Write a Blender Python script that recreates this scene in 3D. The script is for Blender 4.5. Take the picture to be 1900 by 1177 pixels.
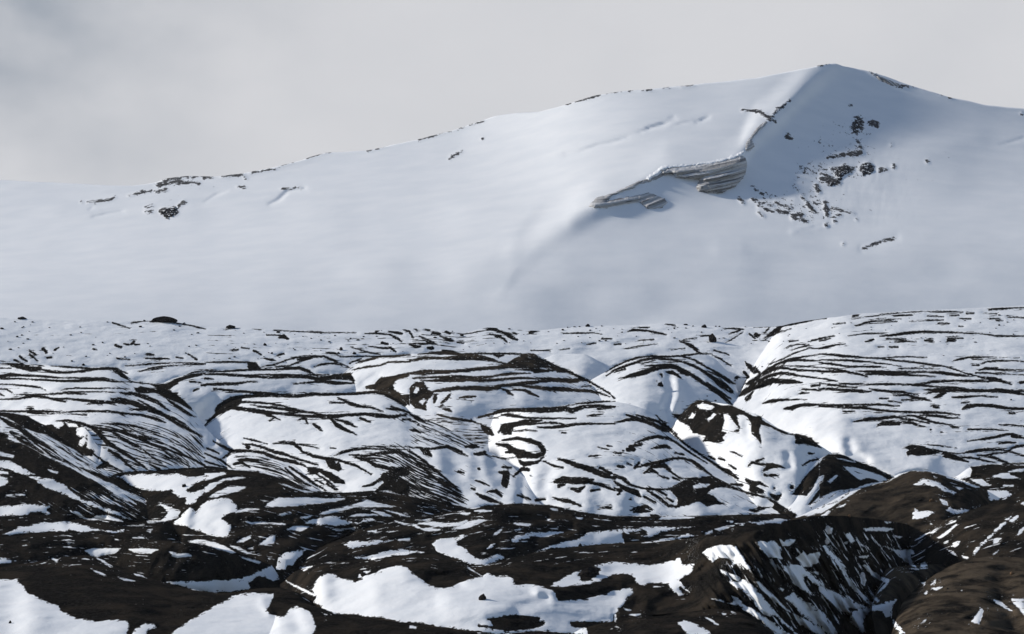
import bpy, math, random
import numpy as np

# ---------------------------------------------------------------- camera, sky, sun, exposure
for o in list(bpy.data.objects):
    bpy.data.objects.remove(o)
SC = bpy.context.scene
COL = SC.collection
FPX, V0, CAMZ = 5200.0, 1000.0, 30.0        # focal length and horizon row in photo pixels, eye height in metres
SUN_EL, SUN_AZ = 25.0, -60.0                # sun height, and its bearing from straight ahead (negative: to the left)
SUN_STRENGTH, SUN_ANGLE = 4.3, 4.0
SKY_STRENGTH = 0.1
EXPOSURE = 0.08

cd = bpy.data.cameras.new('camera')
cam = bpy.data.objects.new('camera', cd); COL.objects.link(cam)
cam.location = (0, 0, CAMZ); cam.rotation_euler = (math.radians(90), 0, 0)
cd.sensor_fit = 'HORIZONTAL'; cd.sensor_width = 36.0
cd.lens = 36.0 * FPX / 1900.0
cd.shift_y = (V0 - 588.5) / 1900.0
cd.clip_start = 1.0; cd.clip_end = 20000.0
SC.camera = cam

w = bpy.data.worlds.new('World'); SC.world = w; w.use_nodes = True
nt = w.node_tree; N = nt.nodes; L = nt.links; N.clear()
def nd(t, **kw):
    n = N.new(t)
    for k, v in kw.items(): setattr(n, k, v)
    return n
sky = nd('ShaderNodeTexSky', sky_type='NISHITA', sun_disc=False)
sky.sun_elevation = math.radians(SUN_EL); sky.sun_rotation = math.radians(SUN_AZ); sky.altitude = 800.0
tc = nd('ShaderNodeTexCoord'); sep = nd('ShaderNodeSeparateXYZ'); L.new(tc.outputs['Generated'], sep.inputs[0])
mp = nd('ShaderNodeMapping'); mp.inputs['Scale'].default_value = (9.0, 3.0, 15.0); mp.inputs['Location'].default_value = (3.1, 0.4, 1.7)
L.new(tc.outputs['Generated'], mp.inputs[0])
n1 = nd('ShaderNodeTexNoise'); n1.inputs['Scale'].default_value = 1.5; n1.inputs['Detail'].default_value = 4.5; n1.inputs['Roughness'].default_value = 0.5
L.new(mp.outputs[0], n1.inputs['Vector'])
# the cloud sheet: pale overall, a darker blue-grey bank low in the sky on the left
def math_node(op, a, b=None, c=None, clamp=False):
    m = nd('ShaderNodeMath', operation=op, use_clamp=clamp)
    for i, v in enumerate((a, b, c)):
        if v is None: continue
        if isinstance(v, (int, float)): m.inputs[i].default_value = v
        else: L.new(v, m.inputs[i])
    return m.outputs[0]
bank = nd('ShaderNodeMapRange', interpolation_type='SMOOTHSTEP'); bank.inputs[1].default_value = -0.03; bank.inputs[2].default_value = -0.215
bank.inputs[3].default_value = 0.0; bank.inputs[4].default_value = 1.0
L.new(sep.outputs[0], bank.inputs[0])
high = nd('ShaderNodeMapRange', interpolation_type='SMOOTHSTEP'); high.inputs[1].default_value = 0.10; high.inputs[2].default_value = 0.21
L.new(sep.outputs[2], high.inputs[0])
nz = math_node('MULTIPLY_ADD', n1.outputs['Fac'], 3.4, -1.25, clamp=True)
dk = math_node('MULTIPLY', math_node('MULTIPLY_ADD', high.outputs[0], 0.55, 0.45), math_node('MULTIPLY', bank.outputs[0], math_node('MULTIPLY_ADD', nz, 0.6, 0.16)))
dk2 = math_node('MULTIPLY_ADD', nz, 0.10, dk)
gapx = nd('ShaderNodeMapRange', interpolation_type='SMOOTHSTEP'); gapx.inputs[1].default_value = -0.135; gapx.inputs[2].default_value = -0.18; L.new(sep.outputs[0], gapx.inputs[0])
gapz = nd('ShaderNodeMapRange', interpolation_type='SMOOTHSTEP'); gapz.inputs[1].default_value = 0.135; gapz.inputs[2].default_value = 0.185; L.new(sep.outputs[2], gapz.inputs[0])
gap = math_node('MULTIPLY', math_node('MULTIPLY', gapx.outputs[0], gapz.outputs[0]), math_node('MULTIPLY_ADD', nz, 0.5, 0.55))
dk2 = math_node('MULTIPLY_ADD', gap, 0.75, dk2, clamp=True)
ramp = nd('ShaderNodeMixRGB'); ramp.inputs[1].default_value = (6.2, 6.25, 6.5, 1); ramp.inputs[2].default_value = (2.75, 3.15, 3.75, 1)
L.new(dk2, ramp.inputs[0])
cover = nd('ShaderNodeMapRange', interpolation_type='SMOOTHSTEP')       # thinner cloud overhead
cover.inputs[1].default_value = 0.22; cover.inputs[2].default_value = 0.50; cover.inputs[3].default_value = 1.0; cover.inputs[4].default_value = 0.05
L.new(sep.outputs[2], cover.inputs[0])
mx = nd('ShaderNodeMixRGB'); ahead = nd('ShaderNodeMapRange', interpolation_type='SMOOTHSTEP')        # the cloud stands over the mountain, clearer sky lies behind the viewer
ahead.inputs[1].default_value = -0.3; ahead.inputs[2].default_value = 0.85; ahead.inputs[3].default_value = 0.26; ahead.inputs[4].default_value = 1.0
L.new(sep.outputs[1], ahead.inputs[0])
L.new(math_node('MULTIPLY', cover.outputs[0], ahead.outputs[0]), mx.inputs[0]); L.new(sky.outputs[0], mx.inputs[1]); L.new(ramp.outputs[0], mx.inputs[2])
bg = nd('ShaderNodeBackground'); bg.inputs['Strength'].default_value = SKY_STRENGTH; L.new(mx.outputs[0], bg.inputs[0])
out = nd('ShaderNodeOutputWorld'); L.new(bg.outputs[0], out.inputs[0])

sd = bpy.data.lights.new('sun', 'SUN'); sd.energy = SUN_STRENGTH; sd.angle = math.radians(SUN_ANGLE); sd.color = (1.0, 0.94, 0.85)
so = bpy.data.objects.new('sun', sd); COL.objects.link(so)
az, el = math.radians(SUN_AZ), math.radians(SUN_EL)
from mathutils import Vector
tosun = Vector((math.sin(az) * math.cos(el), math.cos(az) * math.cos(el), math.sin(el)))
so.rotation_euler = tosun.to_track_quat('Z', 'Y').to_euler()
so.location = tosun * 500

vs = SC.view_settings
vs.view_transform = 'Standard'; vs.look = 'None'; vs.gamma = 1.0; vs.exposure = EXPOSURE; vs.use_curve_mapping = False
SC.cycles.max_bounces = 5; SC.cycles.diffuse_bounces = 3; SC.cycles.volume_bounces = 1

# ---------------------------------------------------------------- noise and outline helpers
RNG = np.random.default_rng(11)
PERM = RNG.random((256, 256))
def vnoise(x, y, seed=0):
    xi = np.floor(x).astype(int); yi = np.floor(y).astype(int)
    fx = x - xi; fy = y - yi
    fx = fx * fx * fx * (fx * (fx * 6 - 15) + 10); fy = fy * fy * fy * (fy * (fy * 6 - 15) + 10)
    s = seed * 37
    g = lambda a, b: PERM[(a + s) & 255, (b + 3 * s) & 255]
    return (g(xi, yi) * (1 - fx) + g(xi + 1, yi) * fx) * (1 - fy) + (g(xi, yi + 1) * (1 - fx) + g(xi + 1, yi + 1) * fx) * fy - 0.5
def fbm(x, y, octs=4, seed=0, gain=0.5):
    r = 0; a = 1.0
    for i in range(octs):
        r = r + a * vnoise(x * 2 ** i + 13.7 * i, y * 2 ** i - 7.1 * i, seed + i); a *= gain
    return r
def smooth(e0, e1, x):
    t = np.clip((x - e0) / (e1 - e0), 0, 1); return t * t * (3 - 2 * t)
def curve(pts, us, sig=5.0):
    p = np.array(pts, float)
    lo, hi = us[0] - 40, us[-1] + 40
    fine = np.arange(lo, hi, 1.0)
    y = np.interp(fine, p[:, 0], p[:, 1])
    k = np.exp(-0.5 * (np.arange(-20, 21) / sig) ** 2); k /= k.sum()
    y = np.convolve(np.pad(y, 20, mode='edge'), k, mode='valid')
    return np.interp(us, fine, y)
MARG = 14.0
def poly_sdf(P, U, V):
    """signed distance, positive inside"""
    P = np.asarray(P, float); n = len(P)
    d2 = np.full(U.shape, 1e9); ins = np.zeros(U.shape, bool)
    for i in range(n):
        a = P[i]; b = P[(i + 1) % n]
        e = b - a; l2 = max(e @ e, 1e-9)
        t = np.clip(((U - a[0]) * e[0] + (V - a[1]) * e[1]) / l2, 0, 1)
        d2 = np.minimum(d2, (U - a[0] - t * e[0]) ** 2 + (V - a[1] - t * e[1]) ** 2)
        if a[1] != b[1]:
            c = ((a[1] > V) != (b[1] > V)) & (U < (b[0] - a[0]) * (V - a[1]) / (b[1] - a[1]) + a[0])
            ins ^= c
    d = np.sqrt(d2)
    return np.where(ins, d, -d)
def stroke_sdf(S, U, V):
    S = np.asarray(S, float)
    f = np.full(U.shape, -1e3)
    if len(S) == 1: S = np.vstack([S, S + [[0.1, 0, 0]]])
    for i in range(len(S) - 1):
        a, b = S[i], S[i + 1]
        e = b[:2] - a[:2]; l2 = max(e @ e, 1e-9)
        t = np.clip(((U - a[0]) * e[0] + (V - a[1]) * e[1]) / l2, 0, 1)
        d = np.hypot(U - a[0] - t * e[0], V - a[1] - t * e[1])
        f = np.maximum(f, (a[2] + (b[2] - a[2]) * t) * 0.5 - d)
    return f
TS = 4.987
TILES = {'A1': (0, 570, TS), 'A2': (380, 570, TS), 'A3': (760, 570, TS), 'A4': (1140, 570, TS), 'A5': (1520, 570, TS),
         'B1': (0, 770, TS), 'B2': (380, 770, TS), 'B3': (760, 770, TS), 'B4': (1140, 770, TS), 'B5': (1520, 770, TS),
         'C1': (0, 941, TS), 'C2': (380, 941, TS), 'C3': (760, 941, TS), 'C4': (1140, 941, TS), 'C5': (1520, 941, TS),
         'S': (0, 0, 1.0), 'M': (1050, 90, 2.235), 'N': (0, 200, 2.111)}
def parse(tile, s):
    x0, y0, k = TILES[tile]; r = []
    for q in s.split():
        v = [float(a) for a in q.split(',')]
        p = [x0 + v[0] / k, y0 + v[1] / k]
        if len(v) > 2: p.append(v[2] / k)
        r.append(p)
    return np.array(r)
def parse_all(d):
    r = []
    for tile, txt in d:
        for s in txt.split(';'):
            if s.strip(): r.append(parse(tile, s))
    return r
# ---------------------------------------------------------------- where ash lies bare and where snow covers it
# All outlines are surveyed as image positions and carried onto the relief they lie on.
BASE_DARK = parse('S', "-80,762 20,765 50,772 90,795 110,810 150,845 205,880 230,877 380,868 420,871 480,875 540,893 580,912 640,914 700,910 740,918 780,925 850,938 880,945 900,938 960,934 1020,937 1080,950 1140,958 1230,958 1300,958 1370,955 1440,953 1475,960 1500,957 1525,952 1560,930 1580,918 1600,905 1650,893 1675,880 1690,874 1720,875 1780,890 1800,885 1805,866 1840,862 1990,866 1990,1300 -80,1300")
DARK_POLY = parse_all([
('A1', "80,520 200,535 270,560 380,545 385,585 300,600 200,580 100,555; 1240,750 1300,735 1450,750 1520,770 1600,830 1780,945 1770,955 1680,905 1600,860 1540,850 1440,800 1330,800 1260,790"),
('B1', "60,0 240,0 340,60 430,100 480,110 560,200 640,260 740,300 860,320 850,370 760,380 700,330 560,260 420,190 340,150 200,70; 430,95 500,80 560,60 700,70 800,120 810,200 800,330 880,330 850,390 760,380 700,320 600,270 500,190"),
('A2', "390,510 470,510 530,575 400,575; 1560,720 1620,650 1700,640 1900,600 1895,640 1830,660 1780,670 1740,720 1760,770 1830,810 1895,800 1895,920 1800,830 1700,790 1560,770; 150,900 270,860 350,845 330,900 220,960 150,960"),
('A3', "0,740 60,690 130,690 170,760 220,790 190,830 150,900 160,960 60,940 0,890; 880,530 940,490 1000,460 1050,430 1150,428 1190,455 1210,480 1250,500 1300,545 1250,560 1000,560 900,555; 880,1090 960,1080 1000,1085 960,1130 940,1180 850,1180 860,1120"),
('S', "1246,768 1262,769 1272,760 1285,747 1297,742 1310,743 1322,748 1340,753 1355,752 1365,756 1383,764 1397,771 1411,773 1420,783 1442,796 1462,805 1478,804 1490,808 1505,812 1515,822 1525,832 1505,828 1490,824 1476,824 1474,808 1455,806 1430,794 1412,788 1408,800 1412,812 1413,827 1405,815 1394,805 1393,785 1385,772 1372,769 1367,772 1370,785 1374,793 1370,802 1350,803 1340,812 1344,818 1330,824 1316,819 1302,820 1310,810 1285,803 1278,790 1260,782"),
('B2', "940,480 1060,490 1180,540 1280,600 1305,640 1200,630 1140,590 1060,530 990,560 950,520; 1100,400 1210,400 1240,430 1270,500 1240,530 1150,490 1120,440; 1640,540 1750,500 1895,490 1895,560 1800,570 1895,620 1895,740 1800,740 1700,700 1560,710 1600,640"),
('B3', "880,340 960,310 1060,320 1130,370 1200,390 1180,410 1060,400 1000,410 960,360 880,360"),
('B4', "510,690 620,640 700,590 760,580 860,590 980,620 1060,650 1180,690 1280,720 1400,750 1480,790 1600,870 1700,930 1650,960 1560,940 1500,890 1450,860 1330,870 1250,890 1240,880 1340,850 1460,850 1480,820 1400,770 1280,750 1200,720 1060,680 980,670 900,690 860,725 920,750 960,790 1040,830 940,830 860,850 800,810 760,805 700,830 620,850 560,870 590,790 560,750; 1640,740 1700,660 1760,570 1895,430 1895,560 1830,690 1780,750 1700,745; 1790,830 1895,690 1895,760 1810,840"),
('B5', "0,450 30,400 80,365 180,360 260,385 330,430 440,460 560,520 690,580 620,625 560,620 440,640 340,680 260,690 160,700 60,740 0,780; 770,300 850,275 960,285 1040,320 1140,355 1300,360 1250,385 1320,400 1370,430 1200,400 1120,360 1000,370 900,380 850,370 820,390 800,350 830,320; 1380,470 1460,480 1560,470 1650,462 1740,470 1895,480 1895,700 1800,740 1780,700 1640,690 1560,700 1500,650 1440,620 1380,590 1420,560 1410,500"),
])
WHITE_POLY = parse_all([
('B1', "490,75 560,65 600,80 540,125 500,105; 610,75 700,85 720,110 640,110; 710,130 770,110 810,150 790,190 740,200 710,180; 740,240 790,200 800,240 760,290 730,280; 0,15 60,30 150,80 230,130 330,165 430,190 560,260 680,320 760,390 860,380 960,440 1030,480 1110,510 1080,540 1010,575 900,530 740,480 640,455 560,440 470,400 400,370 330,330 230,270 140,250 60,215 0,165; 560,450 640,460 760,510 860,560 960,610 1060,650 1120,690 1250,740 1360,800 1330,815 1200,760 1090,690 1260,830 1150,790 1000,690 900,620 780,560 660,490; -100,330 0,340 130,380 120,395 0,375 -100,370; -100,515 0,520 70,530 75,545 -100,545; -100,565 0,570 60,590 75,620 40,650 0,660 -100,660; 50,740 230,735 230,745 60,750; 920,750 1000,790 1140,845 1120,850 960,790; 650,890 720,900 780,950 830,970 900,935 1000,930 1080,960 1140,990 1000,970 860,970 780,960; 1480,825 1560,850 1640,880 1670,890 1640,950 1540,980 1380,1000 1360,985 1500,980 1560,900 1530,870; 440,505 540,530 530,545 460,520; 1340,1065 1410,1060 1390,1085; 1225,1140 1310,1125 1335,1140"),
('A3', "90,880 130,850 150,860 120,900; 40,790 60,740 90,750 60,800"),
('S', "1293,752 1305,748 1325,755 1318,760 1297,758; 1278,776 1285,766 1290,770 1285,776; 1312,779 1325,767 1328,770 1315,782; 1340,800 1345,780 1343,770 1350,768 1362,785 1370,795 1355,803"),
('B2', "0,540 180,535 190,545 100,575 0,610; 0,680 40,640 120,620 170,595 300,580 370,580 300,595 190,605 120,640 60,690 0,730; 50,760 100,720 240,660 380,670 330,695 200,730 100,760; 580,820 690,770 800,770 960,765 1100,775 1300,775 1200,800 1000,825 800,845 560,850; 270,890 400,865 500,870 420,885 290,905; 680,635 760,650 860,690 1000,715 920,715 780,665; 1100,900 1200,870 1380,830 1500,790 1600,815 1740,850 1600,850 1400,850 1240,890 1050,930; 690,920 780,900 800,910 710,935; 890,950 990,930 980,945 900,965; 1320,945 1400,920 1560,920 1600,930 1420,935; 1520,690 1590,640 1650,610 1645,640 1570,700; 1660,880 1760,900 1895,940 1840,935 1740,905; 1540,885 1640,900 1720,935 1650,935; 1200,410 1240,425 1215,445"),
('B3', "460,905 560,910 540,930 490,920; 1300,860 1370,870 1370,885 1320,880; 600,890 700,880 760,890 660,900; 880,390 960,355 990,370 930,410; 1420,600 1500,590 1560,600 1480,620; 1060,400 1130,320 1200,320 1210,370 1160,360"),
('C1', "785,405 860,385 940,385 1120,380 1060,430 960,440 900,465 840,445; 1190,390 1300,385 1460,395 1400,425 1300,425 1230,415; 1570,415 1640,430 1740,430 1775,455 1640,470 1590,450; 840,570 900,590 990,635 960,635 880,600; 1090,650 1180,670 1250,685 1150,680; 890,470 930,480 1040,550 1020,555 950,510; 480,480 540,490 520,505"),
('C2', "240,360 310,370 380,410 440,430 400,435 330,410; 590,475 660,490 630,520; 370,130 430,145 520,135 640,150 750,155 740,165 600,155 420,155; 300,325 350,290 430,265 420,290 350,325; 490,355 540,320 600,275 655,260 640,330 560,350; 765,205 820,180 970,180 920,210 880,225 800,210; 1790,300 1895,290 1895,305 1800,310; 320,455 400,475 520,510 500,520 400,490; 870,560 920,560 1000,545 920,590; 1470,595 1530,595 1500,615; 400,385 460,365 440,385; 720,650 760,690 850,730 930,765 1040,820 1000,820 900,770 800,720; 1505,225 1590,220 1580,232; 1180,205 1300,200 1400,185 1380,205 1220,215; 1105,985 1140,990 1120,1000; 1430,620 1460,660 1420,650; 0,310 120,340 220,385 285,420 250,430 130,390 0,345; 1760,130 1895,160 1895,175 1800,150"),
('C1', "1740,320 1830,300 1900,310 1900,345 1790,330"),
('C3', "380,205 460,180 540,140 640,115 710,120 640,155 520,195; 80,150 180,130 300,150 460,145 520,120 540,125 470,170 300,180 160,165; 100,205 200,195 280,210 240,225 150,220; 770,265 800,235 855,200 850,215 800,260; 960,150 1040,155 1120,165 1100,175 1000,165; 0,160 60,165 120,205 60,190; 1270,110 1310,115 1280,122; 0,1100 60,1105 60,1120 0,1115; 940,215 1030,205 1020,215; 1290,200 1370,190 1370,202; 1545,100 1600,100 1570,112; 540,560 680,650 640,620 580,590"),
('C4', "390,105 480,85 620,85 740,95 640,105 480,115; 840,245 900,215 910,235 870,248; 930,205 1010,180 1110,170 1060,190 970,220; 1530,300 1560,325 1620,300 1670,305 1610,360 1560,360; 1690,470 1740,410 1780,440 1895,420 1895,500 1820,550 1750,550 1720,500; 980,580 1060,610 1170,660 1150,690 1080,650 1000,610; 1650,980 1760,1040 1880,1100 1895,1130 1895,1177 1780,1120 1690,1050; 840,1020 900,1040 960,1090 930,1080; 140,995 240,990 200,1010; 990,980 1040,985 1010,1000; 1080,965 1130,990 1090,985; 0,960 20,1030 10,1060 0,1060; 1300,690 1340,690 1400,750 1500,850 1640,980 1600,960 1460,850 1360,760; 1530,750 1580,760 1560,780; 85,940 150,950 130,960; 20,1100 40,1115 0,1110; 1820,600 1895,600 1895,625"),
('B4', "725,660 790,635 880,645 850,665 740,680; 1160,590 1190,600 1180,630"),
('B5', "230,480 330,490 440,520 560,560 640,600 560,610 450,580 380,600 330,570 250,500; 0,570 40,560 30,610 0,640; 80,620 160,555 170,570 100,630; 20,930 80,890 110,890 60,930; 160,860 240,830 230,845; 1400,595 1500,595 1560,640 1590,650 1520,655 1460,630; 1180,575 1300,595 1400,640 1480,670 1440,672 1320,620; 1600,570 1700,540 1760,535 1770,560 1860,590 1700,585; 1750,525 1840,505 1895,500 1895,520 1800,530; 1700,650 1800,655 1800,665 1710,660; 1110,775 1180,800 1190,840 1150,830; 1240,660 1330,680 1300,695; 160,400 260,420 330,440 260,430; 1420,850 1460,855 1440,865; 1060,570 1090,580 1070,588; 610,990 660,995 630,1003; 1025,1000 1045,1010 1030,1018; 1865,820 1895,800 1895,830 1875,830; 1300,470 1400,480 1300,500"),
('C5', "1030,245 1080,200 1140,180 1060,240; 1170,165 1220,125 1270,120 1260,135 1180,165; 1090,285 1150,245 1270,160 1270,175 1150,275 1110,290; 1150,335 1190,310 1190,325 1160,340; 1760,130 1840,75 1840,95 1790,140; 1600,440 1660,400 1650,420; 1830,265 1850,220 1895,185 1895,210 1850,260; 1610,340 1620,290 1680,290 1650,330; 0,700 40,740 120,780 220,830 330,880 440,930 480,920 340,940 240,920 280,980 200,960 100,880 30,800 0,770; 410,540 450,545 500,600 580,650 650,670 640,700 600,750 540,800 560,760 620,700 560,670 480,620; 200,600 250,640 330,740 420,820 520,910 460,900 380,820 280,720; 240,820 280,830 340,890 280,870; 460,780 500,810 560,870 540,880 500,850; 245,260 280,240 320,320 290,330; 600,360 700,400 780,400 860,390 880,430 820,440 860,500 900,560 860,545 780,480 690,400; 850,570 940,570 940,520 980,510 1010,570 900,580; 410,205 480,190 600,190 690,205 620,225 560,220 440,220; 60,210 120,195 110,240 80,250; 55,305 95,310 90,345 65,335; 1180,390 1230,410 1280,455 1240,440; 1320,450 1390,470 1370,485 1330,465; 940,700 990,695 970,720; 1030,720 1080,675 1070,705; 1040,750 1140,740 1080,770; 970,800 1000,780 990,810; 1615,860 1680,880 1790,965 1720,940 1640,890; 1780,850 1895,850 1895,1000 1840,930 1790,880; 1410,1060 1450,1000 1500,940 1520,970 1480,1080 1440,1075; 920,1085 990,1040 980,1060; 0,960 60,1010 100,1070 160,1180 0,1180; 380,650 410,635 440,680 420,725 385,710; 700,265 770,275 740,285; 230,330 260,320 250,345; 370,460 450,445 440,470 400,470; 1310,770 1325,765 1320,775"),
])
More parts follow.
